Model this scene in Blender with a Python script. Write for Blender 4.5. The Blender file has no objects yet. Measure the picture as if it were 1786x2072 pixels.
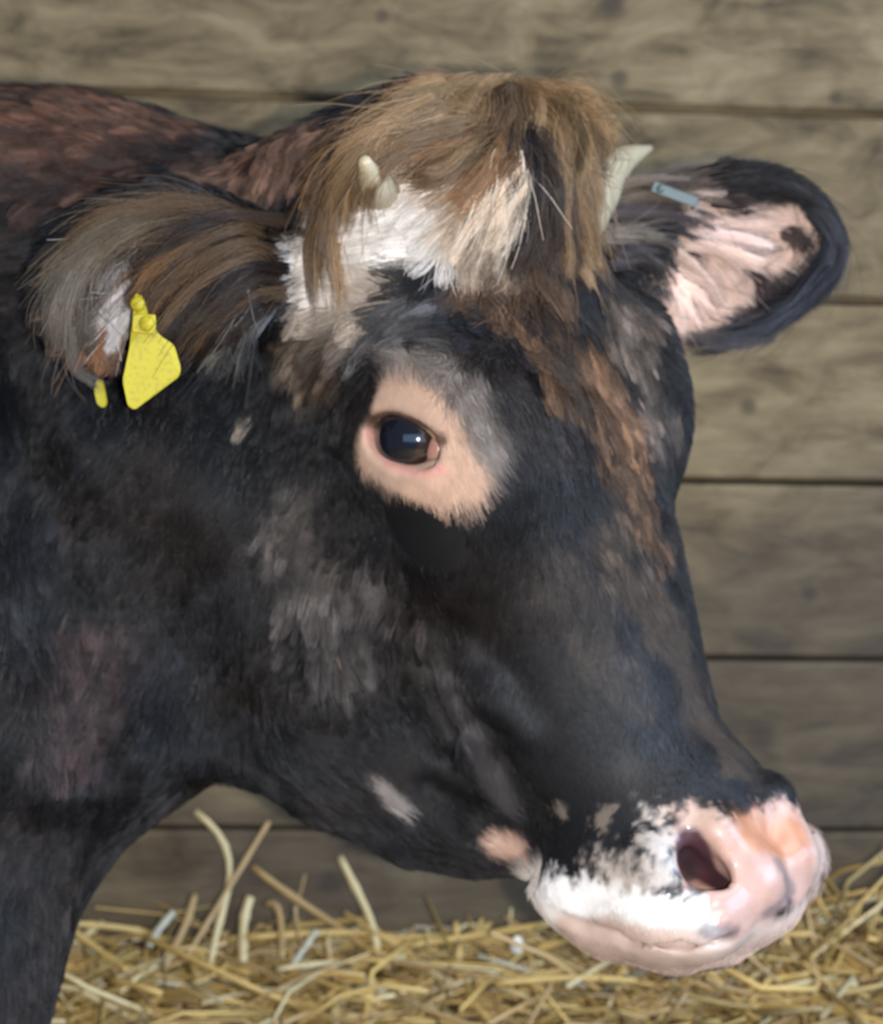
import bpy, math, random
import numpy as np
from mathutils import Vector, Matrix, kdtree
random.seed(7)
rng = np.random.default_rng(11)
S = bpy.context.scene
COL = S.collection

# ------------------------------------------------------------------ camera
FOC = 4780.0                       # focal length in pixels of the 1786x2072 frame
CAM_H, PITCH = 0.84, math.radians(12.0)
cam_data = bpy.data.cameras.new('camera')
cam = bpy.data.objects.new('camera', cam_data)
COL.objects.link(cam)
cam.location = (0, 0, CAM_H)
cam.rotation_euler = (math.radians(90) - PITCH, 0, 0)
cam_data.sensor_fit = 'VERTICAL'
cam_data.sensor_height = 24.0
cam_data.lens = 24.0 * FOC / 2072
cam_data.clip_start = 0.05
cam_data.dof.use_dof = True
cam_data.dof.focus_distance = 1.10
cam_data.dof.aperture_fstop = 8.0
S.camera = cam

# ------------------------------------------------------------------ light
S.view_settings.view_transform = 'Standard'
S.view_settings.look = 'None'
S.view_settings.gamma = 1.0
S.view_settings.use_curve_mapping = False
S.view_settings.exposure = 1.25
world = bpy.data.worlds.new('world')
S.world = world
world.use_nodes = True
world.node_tree.nodes['Background'].inputs[0].default_value = (0.62, 0.74, 1.0, 1)
world.node_tree.nodes['Background'].inputs[1].default_value = 0.07

def lamp(name, kind, loc, target, energy, colour, **kw):
    d = bpy.data.lights.new(name, kind)
    d.energy = energy
    d.color = colour
    for k, v in kw.items():
        setattr(d, k, v)
    o = bpy.data.objects.new(name, d)
    COL.objects.link(o)
    o.location = loc
    o.rotation_euler = (Vector(target) - Vector(loc)).to_track_quat('-Z', 'Y').to_euler()
    return o

# the flash built into the camera, just beside its lens
lamp('camera_flash', 'POINT', (0.060, -0.01, CAM_H - 0.02), (0, 1, CAM_H), 38.0, (1.0, 0.955, 0.90), shadow_soft_size=0.012)
# daylight: a roof light over the pen, the open end of the barn off to the right, and the open side behind the photographer
lamp('roof_light', 'AREA', (1.7, 0.5, 2.6), (0.1, 1.6, 0.55), 20.0, (0.90, 0.94, 1.0), shape='RECTANGLE', size=1.6, size_y=1.2)
lamp('open_end', 'AREA', (3.0, 0.2, 1.3), (0.0, 1.55, 0.6), 56.0, (0.46, 0.68, 1.0), shape='RECTANGLE', size=2.2, size_y=1.6)
lamp('open_side', 'AREA', (-0.2, -3.2, 1.6), (0.0, 1.55, 0.6), 24.0, (0.36, 0.60, 1.0), shape='RECTANGLE', size=6.5, size_y=1.7)

# ------------------------------------------------------------------ frames
RC = np.array((1.0, 0, 0))                                            # to the right of the view
UC = np.array((0, math.sin(PITCH), math.cos(PITCH)))                  # up in the view
BC = np.array((0, -math.cos(PITCH), math.sin(PITCH)))                 # back towards the viewer
CW = np.array((0, 0, CAM_H))
def to_world(p):                   # p: (..,3) as right, up, back
    p = np.asarray(p, float)
    return CW + p[..., 0:1] * RC + p[..., 1:2] * UC + p[..., 2:3] * BC
def V(px, py, d):                  # right, up, back of a spot on the animal d metres off
    return np.array(((px - 893) / FOC * d, -(py - 1036) / FOC * d, -d))

# the head's own frame: x to its right cheek, y from poll to muzzle, z out of the forehead
TILT, YAW = math.radians(18.0), math.radians(50.0)
HO = V(1040, 260, 1.45)
AX = np.array((math.sin(TILT), -math.cos(TILT), 0.0))
AP = np.array((math.cos(TILT), math.sin(TILT), 0.0))
AN = math.sin(YAW) * AP + math.cos(YAW) * np.array((0, 0, 1.0))
AL = -math.cos(YAW) * AP + math.sin(YAW) * np.array((0, 0, 1.0))
def H(x, y, z):
    return HO + x * AL + y * AX + z * AN
def head_local(p):
    q = p - HO
    return np.stack((q @ AL, q @ AX, q @ AN), -1)

# ------------------------------------------------------------------ materials
def new_mat(name):
    m = bpy.data.materials.new(name)
    m.use_nodes = True
    nt = m.node_tree
    return m, nt, nt.nodes['Principled BSDF']

def obj_from(name, verts, faces, mat, parent=None, smooth=True):
    me = bpy.data.meshes.new(name)
    off = np.array(parent.matrix_world.translation) if parent is not None else np.zeros(3)
    if parent is not None:
        q = parent
        off = np.zeros(3)
        while q is not None:
            off = off + np.array(q.location)
            q = q.parent
    me.from_pydata([tuple(np.asarray(v) - off) for v in verts], [], [tuple(int(i) for i in f) for f in faces])
    if smooth:
        me.polygons.foreach_set('use_smooth', np.ones(len(me.polygons), bool))
    me.update()
    if mat is not None:
        me.materials.append(mat)
    o = bpy.data.objects.new(name, me)
    COL.objects.link(o)
    if parent is not None:
        o.parent = parent
    return o
def tag(o, label=None, cat=None, group=None, kind=None):
    if label: o['label'] = label
    if cat: o['category'] = cat
    if group: o['group'] = group
    if kind: o['kind'] = kind
    return o

# value noise on arrays of points
def _hash(i, j, k, s):
    h = (i * 374761393 + j * 668265263 + k * 2147483647 + s * 974634777) & 0xffffffff
    h = ((h ^ (h >> 13)) * 1274126177) & 0xffffffff
    return ((h ^ (h >> 16)) & 0xffff) / 65535.0
def noise(p, f, seed=0):
    q = np.asarray(p) * f + 1000.0
    i = np.floor(q).astype(np.int64)
    t = q - i
    t = t * t * (3 - 2 * t)
    out = 0
    for a in (0, 1):
        for b in (0, 1):
            for c in (0, 1):
                w = (t[..., 0] if a else 1 - t[..., 0]) * (t[..., 1] if b else 1 - t[..., 1]) * (t[..., 2] if c else 1 - t[..., 2])
                out = out + w * _hash(i[..., 0] + a, i[..., 1] + b, i[..., 2] + c, seed)
    return out
def noise3(p, f, seed=0):
    return np.stack([noise(p, f, seed + 17 * k) for k in range(3)], -1) * 2 - 1
def sstep(a, b, x):
    t = np.clip((x - a) / (b - a), 0, 1)
    return t * t * (3 - 2 * t)

# ------------------------------------------------------------------ sculpting field
def axis(lo, fine_lo, fine_hi, hi, fine, coarse):
    out = [fine_lo]
    s = fine
    while out[-1] > lo:
        s = min(coarse, s * 1.12)
        out.append(out[-1] - s)
    out = out[::-1]
    n = int(round((fine_hi - fine_lo) / fine))
    out += list(fine_lo + fine * np.arange(1, n + 1))
    s = fine
    while out[-1] < hi:
        s = min(coarse, s * 1.12)
        out.append(out[-1] + s)
    return np.array(out)
GX = axis(-0.95, -0.26, 0.27, 0.32, 0.0028, 0.016)
GY = axis(-0.52, -0.30, 0.26, 0.34, 0.0028, 0.014)
GZ = axis(-1.90, -1.60, -1.29, -1.20, 0.0028, 0.014)
F = np.full((len(GX), len(GY), len(GZ)), 1.0, np.float32)

def sub(lo, hi, m):
    sl = []
    for g, a, b in zip((GX, GY, GZ), lo, hi):
        i0 = max(0, np.searchsorted(g, a - m) - 1)
        i1 = min(len(g), np.searchsorted(g, b + m) + 1)
        sl.append(slice(i0, max(i1, i0 + 1)))
    X = GX[sl[0]][:, None, None].astype(np.float32)
    Y = GY[sl[1]][None, :, None].astype(np.float32)
    Z = GZ[sl[2]][None, None, :].astype(np.float32)
    return tuple(sl), X, Y, Z
def smin(a, b, k):
    h = np.clip(0.5 + 0.5 * (b - a) / k, 0, 1)
    return b + (a - b) * h - k * h * (1 - h)
def merge(sl, d, k, cut=False):
    if cut:
        F[sl] = -smin(-F[sl], d, k)
    else:
        F[sl] = smin(F[sl], d, k)
def ball(c, r, axes=None, k=0.02, cut=False):
    """an ellipsoid with half lengths r along axes (three unit rows)"""
    A = np.eye(3) if axes is None else np.asarray(axes)
    r = np.asarray(r, float) if np.ndim(r) else np.full(3, float(r))
    e = np.sqrt(((A * r[:, None]) ** 2).sum(0))
    sl, X, Y, Z = sub(c - e, c + e, k * 1.5)
    X, Y, Z = X - c[0], Y - c[1], Z - c[2]
    k0 = k1 = 0
    for i in range(3):
        q = X * A[i, 0] + Y * A[i, 1] + Z * A[i, 2]
        k0 = k0 + (q / r[i]) ** 2
        k1 = k1 + (q / r[i] ** 2) ** 2
    k0 = np.sqrt(k0)
    d = k0 * (k0 - 1) / np.maximum(np.sqrt(k1), 1e-6)
    merge(sl, d.astype(np.float32), k, cut)
def cone(a, b, ra, rb, k=0.02, cut=False):
    """a limb from a to b, ra thick at a and rb at b"""
    a, b = np.asarray(a, float), np.asarray(b, float)
    R = max(ra, rb)
    sl, X, Y, Z = sub(np.minimum(a, b) - R, np.maximum(a, b) + R, k * 1.5)
    ab = b - a
    t = np.clip(((X - a[0]) * ab[0] + (Y - a[1]) * ab[1] + (Z - a[2]) * ab[2]) / (ab @ ab), 0, 1)
    d = np.sqrt((X - a[0] - t * ab[0]) ** 2 + (Y - a[1] - t * ab[1]) ** 2 + (Z - a[2] - t * ab[2]) ** 2) - (ra + (rb - ra) * t)
    merge(sl, d.astype(np.float32), k, cut)
def chain(pts, k=0.02, cut=False):
    for (p, r), (q, s) in zip(pts, pts[1:]):
        cone(p, q, r, s, k, cut)

HEAD = (AL, AX, AN)
def hb(x, y, z, rx, ry, rz, k=0.02, cut=False, both=True, axes=None):
    for s in ((1, -1) if both and x else (1,)):
        ball(H(s * x, y, z), (rx, ry, rz), axes or HEAD, k, cut)

# neck, throat, shoulder, brisket and foreleg
chain([(V(900, 640, 1.60), .075), (V(560, 600, 1.62), .080), (V(150, 560, 1.64), .100), (V(-500, 560, 1.66), .15), (V(-1500, 600, 1.66), .21)], .08)
chain([(V(760, 1000, 1.57), .10), (V(420, 960, 1.61), .125), (V(60, 950, 1.63), .15), (V(-500, 1050, 1.65), .23), (V(-1600, 1100, 1.66), .30)], .07)
chain([(V(620, 1340, 1.53), .055), (V(380, 1330, 1.56), .065), (V(80, 1380, 1.58), .11), (V(-500, 1500, 1.62), .2)], .05)
chain([(V(10, 1480, 1.57), .075), (V(-110, 1750, 1.56), .080), (V(-120, 1990, 1.52), .058), (V(-160, 2330, 1.50), .05)], .05)
chain([(V(-500, 1300, 1.60), .18), (V(-420, 1900, 1.58), .10), (V(-380, 2300, 1.52), .06)], .06)

# the long skull: stations of top, bottom, half width
ST = np.array([  # y, top, bottom, half width, squareness
    (-.045, -.060, -.190, .060, 2.2),
    (.010, -.018, -.225, .086, 2.3),
    (.070, -.002, -.240, .098, 2.4),
    (.150, .002, -.243, .100, 2.5),
    (.210, .000, -.236, .095, 2.5),
    (.270, -.003, -.214, .082, 2.5),
    (.330, -.008, -.184, .070, 2.6),
    (.390, -.013, -.155, .063, 2.6),
    (.450, -.018, -.130, .062, 2.6)])
def skull():
    lo = np.min([H(x, y, z) for x in (-.12, .12) for y in (-.05, .48) for z in (-.26, .03)], 0)
    hi = np.max([H(x, y, z) for x in (-.12, .12) for y in (-.05, .48) for z in (-.26, .03)], 0)
    sl, X, Y, Z = sub(lo, hi, .03)
    X, Y, Z = X - HO[0], Y - HO[1], Z - HO[2]
    x = X * AL[0] + Y * AL[1] + Z * AL[2]
    y = X * AX[0] + Y * AX[1] + Z * AX[2]
    z = X * AN[0] + Y * AN[1] + Z * AN[2]
    yy = np.clip(y, ST[0, 0], ST[-1, 0])
    sy = ST[:, 0]
    # a smooth curve through the stations
    tt = np.linspace(sy[0], sy[-1], 120)
    def curve(c):
        v = np.interp(tt, sy, ST[:, c])
        for _ in range(60):
            v[1:-1] = .25 * v[:-2] + .5 * v[1:-1] + .25 * v[2:]
        return np.interp(yy, tt, v)
    zt, zb, w, e = curve(1), curve(2), curve(3), curve(4)
    zc, hh = (zt + zb) / 2, (zt - zb) / 2
    u = (z - zc) / hh
    w = w * (1.0 + .10 * np.clip(u, -1, 1)) 
    q = (np.abs(x / w) ** e + np.abs(u) ** e) ** (1 / e)
    d = (q - 1) * np.minimum(w, hh)
    over = np.abs(y - yy)
    d = np.where(over > 0, np.sqrt(np.maximum(d, 0) ** 2 + over ** 2) + np.minimum(d, 0) * 0, d)
    merge(sl, d.astype(np.float32), .035)
skull()
hb(0, .012, -.045, .085, .036, .045, .05)                  # poll
hb(.084, .170, -.044, .032, .064, .046, .035)              # brow and eye rim
hb(.080, .215, -.075, .022, .050, .030, .035)
hb(.060, .150, -.165, .034, .100, .078, .03)               # cheek muscle
hb(.052, .215, -.215, .032, .070, .050, .03)               # jaw angle
hb(.052, .330, -.085, .018, .080, .030, .025)              # side of the nose
chain([(V(490, 1375, 1.54), .040), (V(580, 1440, 1.54), .042), (V(710, 1535, 1.54), .040), (V(850, 1635, 1.535), .030), (V(960, 1685, 1.530), .018), (V(1050, 1705, 1.525), .011)], .03)   # lower jaw
chain([(V(760, 1330, 1.54), .060), (V(860, 1480, 1.54), .050), (V(960, 1590, 1.535), .035), (V(1080, 1660, 1.53), .025)], .03)
chain([(H(0, .40, -.165), .030), (H(0, .455, -.116), .030), (H(0, .490, -.084), .030)], .02)                              # chin and lower lip
# muzzle
hb(0, .450, -.040, .069, .060, .056, .025)
hb(.040, .458, -.078, .034, .042, .048, .022)              # upper lip
hb(.043, .486, -.023, .038, .034, .042, .015)              # wings of the nostrils
hb(0, .496, -.031, .040, .026, .048, .015)                 # nose pad between them
hb(.054, .469, -.058, .024, .036, .034, .03)
hb(.024, .499, -.046, .026, .026, .032, .02)
def unit(v):
    v = np.asarray(v, float)
    return v / np.linalg.norm(v)
def frame(e1, e3):
    e1 = unit(e1)
    e3 = unit(np.asarray(e3, float) - e1 * (np.asarray(e3, float) @ e1))
    return np.array((e1, np.cross(e3, e1), e3))

# ears: a cupped leaf each, on a stem
def ear(c, fr, r, base, root, cup):
    cone(root, base, .034, .026, .03)
    cone(base, c - fr[0] * r[0] * .45, .026, .020, .03)
    ball(c, r, fr, .022)
    ball(c + fr[2] * (r[2] * .62) + fr[0] * r[0] * .10, (r[0] * .86, r[1] * .82, r[2] * cup), fr, .008, cut=True)
NEAR_EAR = (V(330, 565, 1.425), frame((-.94, -.22, .20), (-.15, -.42, .85)), (.070, .050, .030))
FAR_EAR = (V(1485, 510, 1.600), frame((.97, .17, -.05), (.02, -.30, .95)), (.074, .058, .034))
ear(*NEAR_EAR, V(520, 560, 1.455), H(.075, .05, -.13), .85)
ear(*FAR_EAR, V(1290, 520, 1.60), H(-.07, .06, -.09), .85)

# eye sockets and lids, both sides
EYE_R = .0265
EYES = []
for s in (1, -1):
    c = H(s * .106, .164, -.067)
    en = unit(s * .90 * AL + .02 * AX + .42 * AN)
    e1 = unit((H(s * .108, .181, -.041) - H(s * .102, .147, -.099)))
    fr = frame(e1, en)
    if s < 0:
        fr[1] = -fr[1]
    ball(c - en * .016, (.048, .040, .028), fr, .02)
    ec = c - en * (EYE_R - .0105)
    EYES.append((c, en, fr, ec))
    up = fr[1] if fr[1] @ (-AX) > 0 else -fr[1]
    # almond opening
    ball(c + en * .004, (.0290, .0170, .030), fr, .006, cut=True)
    rim_u, rim_l = [], []
    for i in range(13):
        t = -1 + 2 * i / 12
        w = .0305 * t
        hu, hl = .0175 * (1 - abs(t) ** 2.4), -.0185 * (1 - abs(t) ** 2.2)
        for hgt, lst in ((hu, rim_u), (hl, rim_l)):
            off = fr[0] * w + up * hgt
            dep = math.sqrt(max((EYE_R + .0015) ** 2 - (off @ off), 0.00001))
            lst.append((ec + off + en * dep, .0040 if lst is rim_u else .0034))
    chain(rim_u, .005)
    chain(rim_l, .005)
    # folds of skin above and below
    for lift, r in ((.010, .0045), (-.009, .0035)):
        src = rim_u if lift > 0 else rim_l
        chain([(p + up * lift - en * (.004 + abs(lift) * .25), r) for p, _ in src[2:-2]], .007)

# nostrils: comma shaped openings with a swollen wing
for s in (1, -1):
    pts = [(H(s * .056, .443, .001), .0070), (H(s * .054, .455, .000), .0100), (H(s * .049, .469, -.001), .0125), (H(s * .041, .486, -.006), .0165), (H(s * .036, .497, -.015), .0140)]
    chain([(H(s * .034, .444, .009), .011), (H(s * .020, .478, .011), .016), (H(s * .010, .500, -.003), .015), (H(s * .016, .514, -.026), .013)], .015)   # inner wing
    chain([(H(s * .070, .446, -.020), .012), (H(s * .066, .478, -.036), .014), (H(s * .046, .508, -.044), .012)], .015)  # outer wing
    chain(pts, .006, cut=True)
    chain([(p - AN * .014 - s * AL * .008, r * .85) for p, r in pts[1:-1]], .006, cut=True)
# upper lip: the white flap that hangs over the mouth, and the slit under it
for s in (1, -1):
    chain([(H(s * .062, .444, -.104), .014), (H(s * .062, .460, -.092), .015), (H(s * .050, .482, -.080), .015), (H(s * .018, .502, -.074), .014), (H(0, .504, -.070), .013)], .02)
    chain([(H(s * .092, .428, -.138), .004), (H(s * .074, .462, -.127), .004), (H(s * .060, .490, -.112), .004), (H(s * .038, .508, -.096), .003), (H(0, .520, -.086), .003)], .006, cut=True)
    chain([(H(s * .055, .380, -.128), .004), (H(s * .070, .415, -.128), .006), (H(s * .085, .440, -.134), .007)], .012, cut=True)
    chain([(H(s * .078, .352, -.112), .004), (H(s * .072, .385, -.118), .007), (H(s * .080, .418, -.120), .004)], .015, cut=True)

# the fold between cheek and neck, and slack folds down the neck
chain([(V(262, 1020, 1.455), .010), (V(300, 1180, 1.455), .016), (V(352, 1330, 1.470), .018), (V(450, 1450, 1.490), .012)], .05, cut=True)
chain([(V(60, 760, 1.48), .006), (V(75, 1000, 1.475), .010), (V(130, 1250, 1.475), .010), (V(150, 1500, 1.480), .006)], .04, cut=True)
chain([(V(-60, 1760, 1.44), .022), (V(70, 1730, 1.46), .020), (V(165, 1700, 1.49), .010)], .03, cut=True)
chain([(V(215, 1080, 1.47), .006), (V(235, 1250, 1.47), .010), (V(200, 1500, 1.48), .006)], .03, cut=True)

# the line of the mouth and the hollow at its corner
for s in (1, -1):
    chain([(H(s * .084, .462, -.098), .003), (H(s * .082, .476, -.078), .004), (H(s * .080, .488, -.050), .004), (H(s * .073, .498, -.015), .003), (H(s * .056, .504, .010), .002)], .005, cut=True)
    chain([(H(s * .086, .373, -.158), .006), (H(s * .068, .404, -.144), .011), (H(s * .066, .430, -.120), .012), (H(s * .084, .444, -.106), .006)], .012, cut=True)
    chain([(H(s * .072, .385, -.098), .004), (H(s * .074, .405, -.096), .008), (H(s * .082, .428, -.100), .009)], .012, cut=True)
# wrinkles of the cheek that run down to the corner of the mouth
for s in (1, -1):
    chain([(H(s * .074, .286, -.123), .008), (H(s * .070, .312, -.127), .011), (H(s * .064, .353, -.125), .012), (H(s * .050, .389, -.129), .008)], .015)
    chain([(H(s * .079, .320, -.117), .003), (H(s * .074, .345, -.114), .007), (H(s * .068, .370, -.112), .009), (H(s * .062, .410, -.116), .009), (H(s * .084, .436, -.104), .004)], .010, cut=True)
    chain([(H(s * .082, .300, -.098), .004), (H(s * .078, .325, -.090), .007), (H(s * .074, .352, -.078), .004)], .02)
    chain([(H(s * .090, .276, -.140), .004), (H(s * .080, .305, -.142), .006), (H(s * .070, .345, -.142), .006)], .02, cut=True)

# ------------------------------------------------------------------ field to mesh (surface nets)
def surface_net(F, gx, gy, gz):
    n = F.shape
    neg = F < 0
    cnt = sum(neg[a:n[0] - 1 + a, b:n[1] - 1 + b, c:n[2] - 1 + c].astype(np.int8) for a in (0, 1) for b in (0, 1) for c in (0, 1))
    I, J, K = np.nonzero((cnt > 0) & (cnt < 8))
    ids = np.full(cnt.shape, -1, np.int64)
    ids[I, J, K] = np.arange(len(I))
    pos = np.zeros((len(I), 3))
    w = np.zeros(len(I))
    grids = (gx, gy, gz)
    corners = [(a, b, c) for a in (0, 1) for b in (0, 1) for c in (0, 1)]
    for a in corners:
        for ax in range(3):
            if a[ax]:
                continue
            b = list(a); b[ax] = 1
            fa = F[I + a[0], J + a[1], K + a[2]]
            fb = F[I + b[0], J + b[1], K + b[2]]
            m = (fa < 0) != (fb < 0)
            t = np.where(m, fa / np.where(m, fa - fb, 1), 0)
            q = np.stack([grids[d][(I, J, K)[d] + a[d]] for d in range(3)], -1)
            q1 = grids[ax][(I, J, K)[ax] + 1]
            q[:, ax] = q[:, ax] + t * (q1 - q[:, ax])
            pos[m] += q[m]
            w[m] += 1
    pos /= w[:, None]
    faces = []
    for ax in range(3):
        o1, o2 = [(1, 2), (2, 0), (0, 1)][ax]
        sl0 = [slice(None)] * 3; sl1 = [slice(None)] * 3
        sl0[ax] = slice(0, n[ax] - 1); sl1[ax] = slice(1, n[ax])
        for o in (o1, o2):
            sl0[o] = slice(1, n[o] - 1); sl1[o] = slice(1, n[o] - 1)
        A, B = neg[tuple(sl0)], neg[tuple(sl1)]
        for flip, m in ((False, A & ~B), (True, B & ~A)):
            e = list(np.nonzero(m))
            e[o1] = e[o1] + 1; e[o2] = e[o2] + 1
            q = []
            for d1, d2 in ((0, 0), (1, 0), (1, 1), (0, 1)):
                idx = [x.copy() for x in e]
                idx[o1] = idx[o1] - 1 + d1
                idx[o2] = idx[o2] - 1 + d2
                q.append(ids[tuple(idx)])
            q = np.stack(q, -1)
            faces.append(q[:, ::-1] if flip else q)
    faces = np.concatenate(faces)
    faces = faces[(faces >= 0).all(1)]
    used = np.unique(faces)
    back = np.full(len(pos), -1)
    back[used] = np.arange(len(used))
    return pos[used], back[faces]
BV, BF = surface_net(F, GX, GY, GZ)
def relax(v, f, it):
    e = np.concatenate([f[:, [0, 1]], f[:, [1, 2]], f[:, [2, 3]], f[:, [3, 0]]])
    deg = np.bincount(e.ravel(), minlength=len(v)).astype(float)
    for k in range(it):
        lam = .55 if k % 2 == 0 else -.50
        acc = np.stack([np.bincount(e[:, 0], v[e[:, 1], d], len(v)) + np.bincount(e[:, 1], v[e[:, 0], d], len(v)) for d in range(3)], -1)
        v = v + lam * (acc / deg[:, None] - v)
    return v
BV = relax(BV, BF, 6)
# keep the one body only
def vert_normals(v, f):
    a = np.cross(v[f[:, 2]] - v[f[:, 0]], v[f[:, 3]] - v[f[:, 1]])
    n = np.zeros_like(v)
    for k in range(4):
        for d in range(3):
            n[:, d] += np.bincount(f[:, k], a[:, d], len(v))
    return n / np.maximum(np.linalg.norm(n, axis=1, keepdims=True), 1e-12)
BN = vert_normals(BV, BF)

# ------------------------------------------------------------------ the coat: markings and lie of the hair
PATCH = {
    'white_forehead': [(0.082, 0.041, -0.031), (0.092, 0.040, -0.051), (0.094, 0.046, -0.074), (0.096, 0.048, -0.082)],
    'white_low': [(0.099, 0.064, -0.089), (0.095, 0.068, -0.073)],
    'white_forehead_top': [(0.052, 0.046, -0.008), (0.074, 0.031, -0.018), (0.088, 0.016, -0.032)],
    'pink_eye': [(0.117, 0.139, -0.063), (0.118, 0.151, -0.043), (0.118, 0.177, -0.033), (0.115, 0.195, -0.033), (0.122, 0.186, -0.059), (0.117, 0.166, -0.086)],
    'lid_shadow': [(0.112, 0.145, -0.086), (0.111, 0.147, -0.068), (0.114, 0.156, -0.049), (0.118, 0.170, -0.034)],
    'lid_pink': [(0.113, 0.152, -0.091), (0.119, 0.174, -0.076), (0.121, 0.185, -0.055), (0.119, 0.186, -0.041)],
    'grey_eye': [(0.113, 0.129, -0.052), (0.112, 0.151, -0.024), (0.112, 0.184, -0.021)],
    'muzzle_lip': [(0.083, 0.459, -0.095), (0.084, 0.468, -0.067), (0.087, 0.479, -0.031), (0.077, 0.489, -0.005)],
    'muzzle_side': [(0.084, 0.457, -0.040), (0.081, 0.451, -0.015), (0.068, 0.439, -0.008)],
    'muzzle_top': [(0.048, 0.436, -0.000), (0.040, 0.451, 0.018)],
    'muzzle_nose': [(0.030, 0.467, -0.009), (0.050, 0.486, 0.018), (0.026, 0.468, 0.028), (-0.009, 0.473, 0.028)],
    'nose_orange': [(0.022, 0.447, 0.020), (-0.010, 0.463, 0.023)],
    'nose_grey': [(0.016, 0.473, 0.030), (0.003, 0.493, 0.022), (0.027, 0.500, 0.018)],
    'nose_grey_low': [(0.056, 0.501, 0.009), (0.071, 0.494, 0.004)],
    'lower_lip': [(0.079, 0.497, -0.048), (0.071, 0.508, -0.016)],
    'chin_pink': [(0.057, 0.419, -0.145), (0.052, 0.425, -0.137)],
    'jaw_streak': [(0.103, 0.360, -0.184), (0.096, 0.376, -0.180)],
    'ginger_mid': [(0.024, 0.063, -0.003), (0.018, 0.106, -0.001), (0.016, 0.145, 0.001), (0.016, 0.185, 0.000), (-0.002, 0.224, -0.001), (-0.015, 0.267, -0.004)],
    'ginger_two': [(0.057, 0.084, -0.014), (0.052, 0.115, -0.007), (0.048, 0.145, -0.002)],
    'ginger_three': [(-0.000, 0.134, 0.001), (-0.006, 0.174, 0.001), (-0.018, 0.217, -0.001)],
    'grey_far_brow': [(-0.050, 0.127, -0.004), (-0.036, 0.165, -0.001), (-0.044, 0.195, -0.003)],
    'nose_brown': [(0.030, 0.254, -0.005), (0.012, 0.302, -0.006), (-0.009, 0.354, -0.010), (-0.012, 0.405, -0.001)],
    'nose_brown2': [(0.065, 0.254, -0.022), (0.051, 0.290, -0.016), (0.037, 0.350, -0.015)],
    'temple': [(0.101, 0.095, -0.122), (0.100, 0.091, -0.104)],
    'brow_grey': [(0.099, 0.094, -0.072), (0.096, 0.099, -0.040)],
    'poll': [(0.005, -0.013, -0.007), (0.059, -0.013, -0.024), (0.085, -0.006, -0.058), (-0.047, 0.047, -0.007)],
    'crest_sheen': [(0.048, -0.037, -0.196), (0.064, -0.034, -0.136), (0.069, -0.028, -0.098)],
    'withers': [(0.102, -0.133, -0.319), (0.077, -0.121, -0.291), (0.056, -0.097, -0.259)],
    'withers_lo': [(0.135, -0.089, -0.295), (0.102, -0.083, -0.266)],
    'cheek_tuft': [(0.113, 0.190, -0.167), (0.109, 0.228, -0.174), (0.111, 0.264, -0.170)],
    'wrinkle_highlight': [(0.072, 0.291, -0.138), (0.082, 0.303, -0.115), (0.082, 0.320, -0.106)],
    'wrinkle_highlight_low': [(0.081, 0.317, -0.125), (0.074, 0.341, -0.126), (0.066, 0.373, -0.125), (0.056, 0.397, -0.126)],
    'cheek_side': [(0.095, 0.232, -0.131), (0.088, 0.258, -0.136), (0.083, 0.281, -0.125)],
    'brow_wisp': [(0.103, 0.087, -0.126), (0.102, 0.075, -0.103), (0.099, 0.074, -0.089)],
    'fleck': [(0.121, 0.120, -0.179)],
    'fleck2': [(0.068, 0.408, -0.079)],
    'fleck3': [(0.069, 0.417, -0.048)],
    'fleck4': [(0.110, 0.278, -0.168)],
    'neck_red': [(0.191, 0.227, -0.299), (0.212, 0.276, -0.319)],
    'nostril': [(0.048, 0.446, -0.006), (0.030, 0.465, -0.016), (0.025, 0.475, -0.012)],
    'nostril_dark': [(0.041, 0.450, -0.018), (0.033, 0.467, -0.025), (0.065, 0.469, 0.002)],
    'near_ear_in': [(0.198, 0.023, -0.189), (0.198, 0.040, -0.194), (0.186, 0.015, -0.178)],
    'far_ear_in': [(-0.172, 0.074, -0.006), (-0.207, 0.096, 0.005), (-0.223, 0.101, 0.026), (-0.194, 0.116, -0.016), (-0.165, 0.125, -0.030), (-0.164, 0.140, -0.026), (-0.151, 0.109, -0.031)],
    'far_ear_dark': [(-0.194, 0.074, 0.013)],
    'far_ear_dark2': [(-0.228, 0.107, 0.032)],
    'far_ear_dark3': [(-0.214, 0.126, 0.005)],
}
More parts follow.
